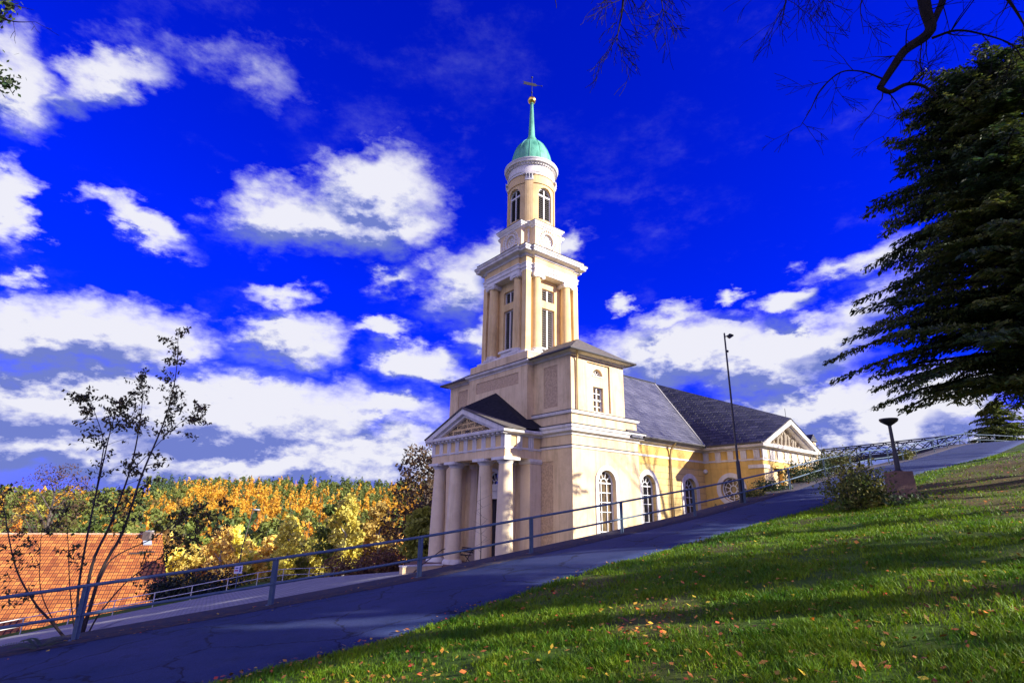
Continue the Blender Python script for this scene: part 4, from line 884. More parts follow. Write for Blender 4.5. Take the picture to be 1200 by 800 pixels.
# great roof of the transept, falling from the crossing to the low gable
E0 = (XE, YT - .42, 4.58); G = (XM, YT - .42, zta + .10); Vx = (XV, CY, ZRG); E1 = (XE, YE, ZE); E1n = (XE, WY - YE, ZE); E0n = (XE, YB + .42, 4.58); Gn = (XM, YB + .42, zta + .10)
X2E = X2 + .4; F0 = (X2E, YT - .42, 4.58); F0n = (X2E, YB + .42, 4.58)
def patch(mb, a, b, c, d, n=10):          # a-b is the eave, d-c the upper edge
    a, b, c, d = (np.array(p) for p in (a, b, c, d)); vs = []
    for i in range(n + 1):
        for k in range(n + 1): s_, t_ = i / n, k / n; vs.append((a * (1 - s_) + b * s_) * (1 - t_) + (d * (1 - s_) + c * s_) * t_)
    return mb.add(vs, [(i * (n + 1) + k, (i + 1) * (n + 1) + k, (i + 1) * (n + 1) + k + 1, i * (n + 1) + k + 1) for i in range(n) for k in range(n)])
F1 = (X2E, YE, ZE); F1n = (X2E, WY - YE, ZE); tr_ = MB()
patch(tr_, E0, E1, Vx, G); patch(tr_, E0n, E1n, Vx, Gn); patch(tr_, F0, F1, Vx, G); patch(tr_, F0n, F1n, Vx, Gn); tr_.add([E1, E1n, Vx, F1, F1n], [(0, 1, 2), (3, 4, 2)])
part('roof', tr_, M['slate_shaded'], None, True)
def along(a, b, t): return tuple(a[i] + (b[i] - a[i]) * t for i in range(3))
fl = MB(); a_, b_ = np.array(E1) + (0, -.02, .03), np.array(Vx) + (0, 0, .05); wv = np.array((-.17, 0, .0))
fl.add([a_, b_, b_ + wv + (0, 0, .0), a_ + wv, a_ - (0, 0, .05), b_ - (0, 0, .05), b_ + wv - (0, 0, .05), a_ + wv - (0, 0, .05)], [(0, 1, 2, 3), (7, 6, 5, 4), (0, 4, 5, 1), (1, 5, 6, 2), (2, 6, 7, 3), (3, 7, 4, 0)])
part('valley_flashing', fl, M['zinc'])
part('gutter', MB().tube([(XE - .03, YE - .1, 4.56), (XE - .03, YT - .3, 4.56)], .06, 8), M['gutter'], smooth=True)
part('lightning_rod', MB().tube([(XM, YT - .1, zta), (XM, YT - .1, zta + .8)], .016, 5), M['iron'])
# --- low choir behind the transept with a gabled dormer
part('choir_wall', MB().box(20.05, -1.8, -3.4, 25.9, WY + 1.8, 4.0), M['yellow'])
part('roof', MB().add([(20.0, -2.1, 4.0), (26.2, -2.1, 4.0), (26.2, WY + 2.1, 4.0), (20.0, WY + 2.1, 4.0), (20.0, CY, 6.0), (23.5, CY, 6.0)], [(0, 1, 5, 4), (1, 2, 5), (2, 3, 4, 5), (3, 0, 4), (3, 2, 1, 0)]), M['slate_shaded'])
dm = part('dormer', MB().box(24.75, -2.0, 3.9, 25.75, -.6, 6.0), M['cream'])
part('roof', MB().ext([(24.6, 5.98), (25.9, 5.98), (25.25, 6.55)], side(-2.0), -2.4, .12), M['slate_shaded'], dm); part('pane', MB().tbox(side(-2.0), 25.02, 4.7, 25.48, 5.7, -.02, .01), M['glass_dim'], dm)

# ------------------------------------------------------------------ railing along the path
def railing():
    P = [np.array(p) for p in RAILB]
    for p in P: p[2] = p[2] + .02
    t = thing('path_railing', 'blue grey tubular railing with two rails climbing beside the asphalt path', 'railing', tuple(P[0]))
    o0 = P[0]
    for i, p in enumerate(P):
        a = P[max(i - 1, 0)]; b = P[min(i + 1, len(P) - 1)]; d = (b - a)[:2] / np.hypot(*(b - a)[:2]); q = p - o0; rz = math.atan2(d[1], d[0])
        m = MB(); c, s = math.cos(rz), math.sin(rz)
        lean = (random.uniform(-.015, .015), random.uniform(-.015, .015))
        for (u0, u1, v0, v1, z0, z1) in ((-.065, .065, -.012, .012, -.35, 1.0), (-.012, .012, -.055, -.012, -.35, 1.0), (-.10, .10, -.08, .08, -.3, .02)):
            pts = [(q[0] + c * u - s * v + lean[0] * z, q[1] + s * u + c * v + lean[1] * z, q[2] + z) for z in (z0, z1) for u, v in ((u0, v0), (u1, v0), (u1, v1), (u0, v1))]
            m.add(pts, [(3, 2, 1, 0), (4, 5, 6, 7), (0, 1, 5, 4), (1, 2, 6, 5), (2, 3, 7, 6), (3, 0, 4, 7)])
        build('post', m, M['rail'], t)
    for h, r in ((1.0, .034), (.46, .030)):
        C = catmull([p - o0 + np.array([0, 0, h]) for p in P], 4); build('rail', MB().tube(C, r, 8), M['rail'], t, True)
railing()

# white railing by the lower road
def white_railing():
    A = [(-56, 20), (-46, 31), (-37.5, 40.5), (-31.0, 45), (-27.2, 46.8), (-24.7, 47.6), (-23.4, 48.6), (-22.2, 50), (-19.5, 54), (-13.5, 60), (-6, 64), (4, 67)]
    C = catmull([(x, y, 0) for x, y in A], 40); out = [C[0]]
    for p in C:
        if np.hypot(*(p - out[-1])[:2]) >= 2.5: out.append(p)
    P = [np.array([p[0], p[1], float(lower(np.array([p[0]]), np.array([p[1]]))[0]) + .05]) for p in out]; o0 = P[0]
    t = thing('road_railing', 'white tube railing beside the lower road in front of the orange tiled roof', 'railing', tuple(o0))
    for p in P: q = p - o0; build('post', MB().tube([q + (0, 0, -.3), q + (0, 0, 1.0)], .035, 6), M['white_rail'], t)
    for h in (1.0, .5): build('rail', MB().tube([p - o0 + (0, 0, h) for p in P], .032, 6), M['white_rail'], t, True)
white_railing()

# ------------------------------------------------------------------ footbridge
def footbridge():
    a = at(925, 543.5, 64); b = at(1128, 522.5, 57.5); a[2] -= .0
    t = thing('footbridge', 'narrow dark steel footbridge with a lattice parapet meeting the top of the path', 'footbridge', tuple(a)); d = b - a; Lh = np.hypot(d[0], d[1]); u = d / Lh; n_ = np.array([-u[1], u[0], 0])
    for s in (-1, 1): 
        o_ = n_ * s * 1.1
        m = MB(); m.add([o_ + np.array([0, 0, -.45]) - n_ * .09, o_ + d + np.array([0, 0, -.45]) - n_ * .09, o_ + d + np.array([0, 0, 0]) - n_ * .09, o_ - n_ * .09, o_ + np.array([0, 0, -.45]) + n_ * .09, o_ + d + np.array([0, 0, -.45]) + n_ * .09, o_ + d + n_ * .09, o_ + n_ * .09], [(0, 1, 2, 3), (7, 6, 5, 4), (0, 4, 5, 1), (1, 5, 6, 2), (2, 6, 7, 3), (3, 7, 4, 0)])
        build('girder', m, M['bridge'], t)
        m = MB(); h = 1.10; m.tube([o_ + (0, 0, h), o_ + d + (0, 0, h)], .07, 6); m.tube([o_ + (0, 0, .1), o_ + d + (0, 0, .1)], .05, 6); k = int(Lh / 1.15)
        for i in range(k):
            p, q = o_ + d * (i / k), o_ + d * ((i + 1) / k); m.tube([p + (0, 0, .1), q + (0, 0, h)], .042, 4); m.tube([p + (0, 0, h), q + (0, 0, .1)], .042, 4)
            if i % 3 == 0: m.tube([p, p + (0, 0, h)], .055, 5)
        build('lattice_parapet', m, M['bridge'], t)
    m = MB(); m.add([-n_ * 1.0 + (0, 0, -.15), -n_ * 1.0 + d + (0, 0, -.15), n_ * 1.0 + d + (0, 0, -.15), n_ * 1.0 + (0, 0, -.15), -n_ * 1.0 + (0, 0, -.02), -n_ * 1.0 + d + (0, 0, -.02), n_ * 1.0 + d + (0, 0, -.02), n_ * 1.0 + (0, 0, -.02)], [(3, 2, 1, 0), (4, 5, 6, 7), (0, 1, 5, 4), (1, 2, 6, 5), (2, 3, 7, 6), (3, 0, 4, 7)]); build('deck', m, M['bridge'], t)
    for f in (.0, .42, .8):
        p = d * f; g = hz(a[0] + p[0], a[1] + p[1]) - a[2]
        build('pier', MB().tube([p + (0, 0, -.4), np.array([p[0], p[1], g - .5])], .14, 8), M['bridge'], t)
footbridge()

# ------------------------------------------------------------------ lamps, sign, bench, stair wall
def mast():
    b = np.array(RAILB[8]); b = np.array([9.99, 24.0, .60]) + np.array([-.06, .16, 0])
    t = thing('street_lamp', 'tall slim dark lamp mast at the railing with one small lantern', 'street lamp', tuple(b))
    build('pole', MB().lathe([(.085, -.3), (.085, 1.7), (.07, 1.75), (.048, 1.8), (.036, 7.62), (.02, 7.64)], 0, 0, 12), M['iron'], t, True)
    build('collar', MB().lathe([(.12, 0), (.12, .08), (.10, .10)], 0, 0, 12), M['iron'], t)
    build('bracket', MB().tube([(0, 0, 7.46), (.14, 0, 7.49)], .028, 6), M['iron'], t)
    build('lamp_head', MB().add([(.12, -.05, 7.52), (.22, -.08, 7.60), (.40, -.07, 7.54), (.41, -.04, 7.49), (.25, -.07, 7.38), (.15, -.05, 7.42), (.12, .05, 7.52), (.22, .08, 7.60), (.40, .07, 7.54), (.41, .04, 7.49), (.25, .07, 7.38), (.15, .05, 7.42)],
          [(0, 1, 2, 3, 4, 5), (11, 10, 9, 8, 7, 6)] + [(i, i + 6, (i + 1) % 6 + 6, (i + 1) % 6) for i in range(6)]), M['iron'], t)
    build('floodlight', MB().sphere((.06, 0, 6.75), .06, 10, 8), M['iron'], t, True)
mast()
def path_lamp():
    x, y = 13.62, 19.5; z = hz(x, y)
    t = thing('path_lamp', 'low dish topped lamp on a short pole standing on a reddish concrete block', 'lamp', (x, y, z), rad(-6))
    m = MB(); m.add([(-.36, -.30, -.35), (.36, -.30, -.35), (.36, .36, -.35), (-.36, .36, -.35), (-.33, -.27, .93), (.33, -.27, .93), (.33, .33, .93), (-.33, .33, .93)], [(3, 2, 1, 0), (4, 5, 6, 7), (0, 1, 5, 4), (1, 2, 6, 5), (2, 3, 7, 6), (3, 0, 4, 7)])
    o = build('concrete_base', m, M['concrete'], t); bv = o.modifiers.new('b', 'BEVEL'); bv.width = .02; bv.segments = 2
    build('pole', MB().lathe([(.13, .92), (.13, .96), (.085, 1.0), (.08, 1.55), (.06, 1.6), (.055, 2.58)], 0, 0, 16), M['iron'], t, True)
    build('lamp_head', MB().lathe([(.05, 2.52), (.08, 2.55), (.16, 2.60), (.27, 2.68), (.30, 2.74), (.29, 2.78), (.10, 2.80)], 0, 0, 24), M['iron'], t, True)
path_lamp()
M['sign_white'] = mat('sign_white', (.75, .76, .80), None, rough=.5); M['sign_blue'] = mat('sign_blue', (.03, .05, .30), None, rough=.5); M['sign_red'] = mat('sign_red', (.5, .03, .12), None, rough=.5)
def sign():
    p = at(274.5, 697, 48.6); z = float(lower(np.array([p[0]]), np.array([p[1]]))[0])
    t = thing('road_sign', 'small square white sign with a blue mark on a post by the white railing', 'sign', (p[0], p[1], z), rad(28))
    top = -(677 - 603) / 638 * 48 / .95 - z
    h = 1.95
    build('post', MB().tube([(0, 0, -.3), (0, 0, h + .1)], .04, 8), M['rail'], t)
    pn = build('panel', MB().box(-.30, -.07, h - .62, .30, -.045, h), M['sign_white'], t)
    build('mark', MB().box(.08, -.078, h - .5, .20, -.071, h - .1), M['sign_blue'], pn); build('mark', MB().box(-.24, -.078, h - .44, .0, -.071, h - .34), M['sign_red'], pn); build('mark', MB().box(-.22, -.078, h - .24, -.02, -.071, h - .16), M['sign_blue'], pn)
sign()
def old_lamp():
    p = at(277, 680, 52); z = hz(p[0], p[1]); H = -.0 - z
    t = thing('street_lamp', 'thin pale lamp post with a flat head among the yellow trees beyond the white railing', 'street lamp', (p[0], p[1], z), rad(20))
    build('pole', MB().tube([(0, 0, -.3), (.05, 0, H * .5), (.45, 0, H - .15)], [.06, .05, .035], 8), M['bark'], t, True)
    build('lamp_head', MB().sphere((.75, 0, H - .08), .34, 12, 8, sc=(1, .45, .28)), M['zinc'], t, True)
old_lamp()
def wpt(X, Y, z): return (CH_O[0] + EX[0] * X + EY[0] * Y, CH_O[1] + EX[1] * X + EY[1] * Y, z)
CA = math.atan2(EX[1], EX[0])
def bench():
    t = thing('bench', 'dark folding bench standing in the porch between two columns', 'bench', wpt(-1.25, 8.25, FL), CA + rad(90))
    s = MB(); 
    for k in range(4): s.box(-.62, -.20 + k * .11, .44, .62, -.12 + k * .11, .47)
    build('seat', s, M['iron'], t)
    s = MB()
    for k in range(3): s.box(-.62, -.30 - k * .03, .58 + k * .11, .62, -.275 - k * .03, .66 + k * .11)
    build('backrest', s, M['iron'], t)
    for x in (-.52, .52):
        build('leg', MB().tube([(x, -.36, .86), (x, .20, 0)], .022, 6), M['iron'], t); build('leg', MB().tube([(x, .22, .46), (x, -.24, 0)], .022, 6), M['iron'], t)
bench()
def stair_wall():
    t = thing('stair_wall', 'low white rendered wall with a sloping handrail beside the porch steps', 'wall', wpt(-4.2, 7.7, -3.45), CA)
    build('wall', MB().box(-1.6, -.35, -.6, .9, 0.0, .55), M['cream'], t); build('coping', MB().box(-1.64, -.39, .55, .94, .04, .62), M['trim'], t)
    build('handrail', MB().tube([(-1.2, -.45, .1), (-.3, -.45, .75), (.8, -.45, 1.4), (1.0, -.45, 1.45)], .025, 6), M['iron'], t)
stair_wall()

# ------------------------------------------------------------------ house with the orange roof below the road
def tile_material():
    m = bpy.data.materials.new('orange_roof_tile'); m.use_nodes = True; t = m.node_tree; b = t.nodes['Principled BSDF']; b.inputs['Roughness'].default_value = .65
    tc = N(t, 'ShaderNodeTexCoord'); s = N(t, 'ShaderNodeSeparateXYZ'); L(t, tc.outputs['UV'], s.inputs[0])
    c = N(t, 'ShaderNodeCombineXYZ'); L(t, s.outputs[0], c.inputs[0]); L(t, s.outputs[1], c.inputs[1])
    br = N(t, 'ShaderNodeTexBrick', offset=0.0); L(t, c.outputs[0], br.inputs['Vector']); br.inputs['Scale'].default_value = 1; br.inputs['Brick Width'].default_value = .46; br.inputs['Row Height'].default_value = .58; br.inputs['Mortar Size'].default_value = .062; br.inputs['Mortar Smooth'].default_value = .4
    br.inputs['Color1'].default_value = (.74, .28, .05, 1); br.inputs['Color2'].default_value = (.40, .11, .02, 1); br.inputs['Mortar'].default_value = (.10, .025, .008, 1)
    n = N(t, 'ShaderNodeTexNoise'); n.inputs['Scale'].default_value = .6; n.inputs['Detail'].default_value = 6; L(t, tc.outputs['UV'], n.inputs['Vector'])
    mx = N(t, 'ShaderNodeMix', data_type='RGBA', blend_type='MULTIPLY'); mx.inputs[0].default_value = .8; L(t, br.outputs['Color'], mx.inputs[6]); r = N(t, 'ShaderNodeValToRGB'); L(t, n.outputs['Fac'], r.inputs[0]); r.color_ramp.elements[0].position = .3; r.color_ramp.elements[0].color = (.5, .42, .4, 1); r.color_ramp.elements[1].position = .6
    L(t, r.outputs[0], mx.inputs[7]); L(t, mx.outputs[2], b.inputs['Base Color'])
    v = math_node(t, 'FRACT', math_node(t, 'DIVIDE', s.outputs[1], .58)); wv = math_node(t, 'SINE', math_node(t, 'MULTIPLY', s.outputs[0], 2 * math.pi / .46))
    bp = N(t, 'ShaderNodeBump'); bp.inputs['Strength'].default_value = 1; bp.inputs['Distance'].default_value = .05; L(t, math_node(t, 'MULTIPLY_ADD', wv, .5, v), bp.inputs['Height']); L(t, bp.outputs[0], b.inputs['Normal'])
    return m
M['tile'] = tile_material()
def house():
    r0 = at(190, 626, 73.0); rl = at(0, 626, 66.5); rl[2] = r0[2]; u = (rl - r0) / np.linalg.norm(rl - r0); ev = at(202, 742, 62.0); dn0 = ev - r0; drop = -dn0[2]; dn = dn0 * np.array([1, 1, 0]); run = float(np.hypot(dn[0], dn[1])); dn = dn / run
    t = thing('house', 'house with a broad orange pantile roof below the lower road', 'house', (r0[0], r0[1], -19.0)); o_ = np.array([r0[0], r0[1], -19.0])
    Lr = 34
    a, b = r0 - o_, r0 + u * Lr - o_; c, d = b + dn * run - (0, 0, drop), a + dn * run - (0, 0, drop); e, f = b - dn * run - (0, 0, drop), a - dn * run - (0, 0, drop)
    k = np.array([0, 0, .18])
    m = MB().add([a, b, c, d, e, f, a - k, b - k, c - k, d - k, e - k, f - k], [(0, 1, 2, 3), (0, 5, 4, 1), (6, 9, 8, 7), (6, 7, 10, 11), (3, 2, 8, 9), (5, 11, 10, 4), (0, 3, 9, 6), (0, 6, 11, 5), (1, 7, 8, 2), (1, 4, 10, 7)])
    ro = build('roof', m, M['tile'], t, recalc=True); uv = ro.data.uv_layers.new(name='UVMap'); sl2 = math.hypot(run, drop)
    for pol in ro.data.polygons:
        for li in pol.loop_indices:
            p = np.array(ro.data.vertices[ro.data.loops[li].vertex_index].co) - a; h = (p - u * np.dot(p, u)); uv.data[li].uv = (float(np.dot(p, u)), float(np.linalg.norm(h)))
    w_ = MB(); i0, i1, q = .4, Lr - .4, run - .5
    pts = [a + u * .9 + dn * q, a + u * i1 + dn * q, a + u * i1 - dn * q, a + u * .9 - dn * q]
    zt = a[2] - drop + .1
    w_.add([(p[0], p[1], -2) for p in pts] + [(p[0], p[1], zt) for p in pts] + [tuple(a + u * .9 - (0, 0, .85)), tuple(a + u * i1 - (0, 0, .25))], [(3, 2, 1, 0), (0, 1, 5, 4), (2, 3, 7, 6), (1, 2, 6, 9, 5), (3, 0, 4, 8, 7)])
    build('wall', w_, M['house_wall'], t)
    rc = MB(); n = 60
    for i in range(n): p = a + u * (Lr * i / n); rc.tube([p + (0, 0, .02), p + u * (Lr / n * .98) + (0, 0, .05)], .13, 6)
    build('ridge_tile', rc, M['ridge'], ro)
    p = a + u * 1.6 + dn * .7; ch = MB().box(p[0] - .45, p[1] - .4, p[2] - 1.4, p[0] + .45, p[1] + .4, p[2] + .35); build('chimney', ch, M['brick_dark'], ro)
    build('chimney', MB().box(p[0] + .1 - .35, p[1] - .3, p[2] + .35, p[0] + .45, p[1] + .3, p[2] + .5), M['zinc'], ro)
    nrm = np.cross(u, dn * run - (0, 0, drop)); nrm = nrm / np.linalg.norm(nrm); nrm = nrm if nrm[2] > 0 else -nrm; sd = (dn * run - np.array([0, 0, drop])) / sl2
    for (du, ds, wd, hd, mt) in ((1.2, 1.5, .9, .75, 'glass_sky'), (2.0, 3.9, 1.6, .12, 'gutter'), (1.0, 3.6, 1.6, .12, 'gutter')):
        c0 = a + u * du + sd * ds; pts = [c0, c0 + u * wd, c0 + u * wd + sd * hd, c0 + sd * hd]
        build('roof_hatch' if hd > .5 else 'snow_guard', MB().add([tuple(q_ + nrm * .02) for q_ in pts] + [tuple(q_ + nrm * .16) for q_ in pts], [(3, 2, 1, 0), (4, 5, 6, 7), (0, 1, 5, 4), (1, 2, 6, 5), (2, 3, 7, 6), (3, 0, 4, 7)]), M[mt], ro)
M['house_wall'] = mat('house_render', (.30, .22, .15), (.24, .17, .11), 1.5, .9); M['ridge'] = mat('mortared_ridge', (.55, .40, .28), (.42, .20, .10), 4, .8); M['brick_dark'] = mat('dark_chimney', (.10, .08, .075), (.16, .12, .10), 5, .9); M['glass_sky'] = mat('roof_window_glass', (.35, .40, .46), None, rough=.1)
house()

# ------------------------------------------------------------------ foliage tools
def quads(C, Ux, Vx):                                               # leaf faces: centre, half-length vector, half-width vector
    n = len(C); V = np.empty((n, 4, 3)); V[:, 0] = C - Ux; V[:, 1] = C + Vx; V[:, 2] = C + Ux; V[:, 3] = C - Vx
    return V.reshape(-1, 3), np.arange(4 * n).reshape(n, 4)
def unit(a): return a / np.maximum(np.linalg.norm(a, axis=-1, keepdims=True), 1e-9)
def rand_leaves(C, ln, wd, droop=0.0):
    n = len(C); d = unit(RNG.normal(size=(n, 3)) + np.array([0, 0, -droop])); e = unit(np.cross(d, RNG.normal(size=(n, 3)))); ln = np.asarray(ln) * RNG.uniform(.7, 1.3, n); 
    return quads(C, d * ln[:, None], e * (ln * wd)[:, None])
def join_np(parts):
    V, F, MI = [], [], []; k = 0
    for v, f, m in parts:
        V.append(v); F.append(f + k); MI += [m] * len(f); k += len(v)
    return np.concatenate(V), np.concatenate(F), MI
def mb_quads(mb):                                                   # tubes as quads only
    return np.array(mb.v), np.array([f if len(f) == 4 else (f + (f[-1],))[:4] for f in mb.f if len(f) == 4])
def conifer_mesh(H, R, dens=1.0, droop=.30, seed=1, base=.06, bare_in=.25, prof=.75, big=1.0, tw_step=.16, mults=(.25, .6, .95)):
    rg = np.random.default_rng(seed); tr = MB(); tr.tube([(0, 0, -.4), (.05, 0, H * .3), (0, .08, H * .65), (0, 0, H * .97)], [.02 * H + .05, .016 * H + .03, .009 * H + .02, .02], 10)
    Cs, Us, Vs = [], [], []; z = H * base
    while z < H * .985:
        f = z / H; L_ = R * ((1 - f) ** prof) * (1.0 if f > .26 else .30 + 2.7 * f) * (.85 + .3 * rg.random()) + .15; k = max(3, int(dens * 5.5 * (.5 + L_ / R)))
        for _ in range(k):
            a = rg.uniform(0, 2 * math.pi); l = L_ * rg.uniform(.55, 1.12); n = max(5, int(l / tw_step)); t = np.linspace(.04, 1, n); dr = droop * rg.uniform(.6, 1.5)
            r = l * t; zz = z + .22 * l * t - dr * l * t ** 2 * 1.5 + .03 * np.sin(t * 9 + a); sway = a + .18 * rg.normal() * t
            P = np.stack([r * np.cos(sway), r * np.sin(sway), zz], 1)
            if rg.random() < .8: tr.tube([P[0], P[n // 3], P[2 * n // 3], P[-1]], [.012 * l + .012, .009 * l + .008, .006 * l + .005, .004], 4, caps=False)
            d0 = unit(np.gradient(P, axis=0)); sdv = unit(np.cross(d0, np.array([0, 0, 1.0])))
            for s in (-1, 1):
                keep = rg.random(n) < np.where(t > bare_in, .95, .35); tw = (.16 + .30 * (1 - t) * min(l / 2.5, 1.6) + .10) * rg.uniform(.6, 1.3, n)
                for j, mult in enumerate(mults):
                    c = P + (sdv * s * .85 + d0 * .55) * (tw * mult)[:, None] + np.stack([rg.normal(0, .03, n), rg.normal(0, .03, n), -.30 * (tw * mult) + rg.normal(0, .04, n)], 1)
                    u = unit(sdv * s * .8 + d0 * .6 + rg.normal(0, .25, (n, 3)) + np.array([0, 0, -.35])); v = unit(np.cross(u, rg.normal(0, .45, (n, 3)) + np.array([0, 0, 1.0])))
                    sz = big * rg.uniform(.10, .19, n); Cs.append(c[keep]); Us.append((u * sz[:, None])[keep]); Vs.append((v * (sz * rg.uniform(.22, .42, n))[:, None])[keep])
        z += .30 / dens * (0.8 + .5 * (1 - f)) * rg.uniform(.5, 1.5)
    return tr, quads(np.concatenate(Cs), np.concatenate(Us), np.concatenate(Vs))
def tree_thing(name, label, cat, loc, tr, leaf, lm, bm='bark', group=None, rz=0):
    t = thing(name, label, cat, loc, rz, group); build('trunk', tr, M[bm], t, True)
    if leaf is not None: np_mesh('crown', leaf[0], leaf[1], M[lm], t)
    return t
# great conifer beside the path
tr, lf = conifer_mesh(17.5, 6.9, 1.6, .17, 11, prof=.45, big=.80, base=.165, tw_step=.10, mults=(.2, .42, .64, .82, 1.0))
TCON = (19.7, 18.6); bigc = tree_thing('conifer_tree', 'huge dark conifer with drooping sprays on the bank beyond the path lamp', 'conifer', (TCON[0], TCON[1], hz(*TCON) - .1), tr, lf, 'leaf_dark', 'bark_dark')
# a yellowish yew and bare shrubs at the top of the path
tr, lf = conifer_mesh(7.2, 4.0, 1.3, .16, 5, .02, prof=.5, big=1.5); x, y, _ = at(1176, 520, 64); tree_thing('yew_tree', 'bushy yellow green yew behind the railing at the crest of the path', 'yew', (x, y, hz(x, y) - .3), tr, lf, 'leaf_yew')

def grow(mb, p, d, l, r, depth, rg, spread=.6, up=.1, shrink=.72, kids=(2, 4), sides=5, tips=None, droop=0.0, rmin=.0042):
    n = max(3, int(l / .35)); pts = [np.array(p, float)]; d = unit(np.array(d, float)); base_d = d
    for i in range(n):
        d = unit(d + rg.normal(0, .13, 3) + np.array([0, 0, up * .12 - droop * .1])); pts.append(pts[-1] + d * (l / n))
    rs = [max(r * (1 - .55 * i / n), rmin) for i in range(n + 1)]; mb.tube(pts, rs, sides if r > .02 else 3, caps=False)
    if tips is not None and depth <= 1: tips.extend(pts[1:])
    if depth == 0: return
    for _ in range(int(rg.integers(kids[0], kids[1] + 1))):
        i = int(rg.integers(max(1, n // 3), n + 1)); dd = unit(pts[i] - pts[i - 1]); sd = unit(np.cross(dd, rg.normal(0, 1, 3)))
        grow(mb, pts[i], unit(dd + sd * spread * rg.uniform(.7, 1.4)), l * shrink * rg.uniform(.7, 1.15), rs[i] * .66, depth - 1, rg, spread, up, shrink, kids, sides, tips, droop)
    grow(mb, pts[-1], d, l * shrink, rs[-1] * .92, depth - 1, rg, spread, up, shrink, kids, sides, tips, droop)
def bare_tree(H, r, seed, depth=5, up=.6):
    m = MB(); grow(m, (0, 0, -.3), (0, 0, 1), H * .34, r, depth, np.random.default_rng(seed), .75, up, .74, (2, 3), 7); return m
# old tree whose bare limbs hang over the meadow: trunk just out of the picture
def old_tree():
    rg = np.random.default_rng(21); b = np.array([11.2, 4.8, 0]); b[2] = hz(b[0], b[1])
    t = thing('bare_tree', 'old bare tree with gnarled dark limbs hanging down from above the meadow', 'tree', tuple(b)); m = MB()
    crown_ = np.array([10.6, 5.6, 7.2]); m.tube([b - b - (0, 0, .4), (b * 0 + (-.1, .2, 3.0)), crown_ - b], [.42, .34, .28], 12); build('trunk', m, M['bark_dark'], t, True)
    m = MB()
    def limb(P, r0, r1, twigs, tl, dep=2, droop=.0, kids=(1, 3)):
        P = [np.array(p) - b for p in P]; C = catmull(P, 5); n = len(C); rs = np.linspace(r0, r1, n); m.tube(C, list(rs), 7 if r0 > .04 else 4)
        for _ in range(twigs):
            i = int(rg.integers(2, n)); d = unit(C[i] - C[i - 1]); sd = unit(np.cross(d, rg.normal(0, 1, 3))); grow(m, C[i], unit(d * .6 + sd * rg.uniform(.6, 1.2) + np.array([0, 0, -droop])), tl * rg.uniform(.5, 1.2), max(.0065, min(rs[i] * .5, .016)), dep, rg, .7, -.2, .7, kids, 3, droop=droop)
    A = lambda u, v, d: at(u, v, d)
    limb([crown_, (9.4, 7.6, 9.6), A(1084, -40, 9.2), A(1084, 6, 9.1), A(1090, 36, 9.0), A(1062, 58, 8.9), A(1046, 80, 8.85), A(1031, 103, 8.8)], .16, .062, 8, .8)
    limb([crown_, (10.4, 7.6, 9.6), A(1122, -30, 9.5), A(1104, 4, 9.3), A(1090, 36, 9.0)], .11, .06, 4, .7)
    limb([A(1031, 103, 8.8), A(1043, 108, 8.75), A(1062, 99, 8.7), A(1082, 101, 8.65), A(1098, 114, 8.6)], .050, .022, 5, .55)
    limb([A(1092, 45, 9.0), A(1120, 36, 8.8), A(1150, 40, 8.7), A(1185, 52, 8.6), A(1200, 72, 8.5)], .036, .010, 10, .7)
    limb([A(1033, 92, 8.8), A(1010, 84, 8.7), A(985, 85, 8.6), A(962, 105, 8.5), A(950, 128, 8.4), A(938, 148, 8.3)], .022, .005, 9, .42)
    limb([A(1081, 42, 9.0), A(1078, 75, 8.8), A(1082, 90, 8.7), A(1062, 130, 8.6), A(1035, 160, 8.5)], .016, .004, 6, .40)
    limb([crown_, (8.6, 6.8, 9.6), A(1040, -90, 7.6), A(980, -60, 7.5), A(930, -20, 7.5), A(915, 30, 7.5)], .07, .007, 34, .6, 2, droop=.5)
    limb([crown_, (8.2, 6.4, 9.8), A(900, -130, 7.2), A(790, -100, 7.2), A(740, -40, 7.2), A(728, 20, 7.2), A(722, 50, 7.2)], .07, .006, 40, .5, 2, droop=.6)
    limb([A(790, -100, 7.2), A(765, -50, 7.2), A(775, 0, 7.2), A(778, 20, 7.2)], .02, .005, 22, .42, 2, droop=.6)
    limb([A(790, -100, 7.2), A(700, -80, 7.2), A(655, -15, 7.2), A(652, 10, 7.2)], .02, .005, 10, .3, 1, droop=.6)
    limb([A(930, -60, 7.5), A(955, -30, 7.5), A(965, 0, 7.5)], .016, .005, 16, .4, 2, droop=.5)
    limb([A(1084, -40, 9.2), A(1040, -30, 9.0), A(1010, 0, 8.9), A(1012, 40, 8.8)], .03, .006, 8, .55, 2, droop=.2)
    limb([A(1122, -30, 9.5), A(1170, -10, 9.2), A(1195, 20, 9.0), A(1215, 60, 9)], .05, .01, 9, .6, 2)
    build('crown', m, M['bark_dark'], t)
old_tree()
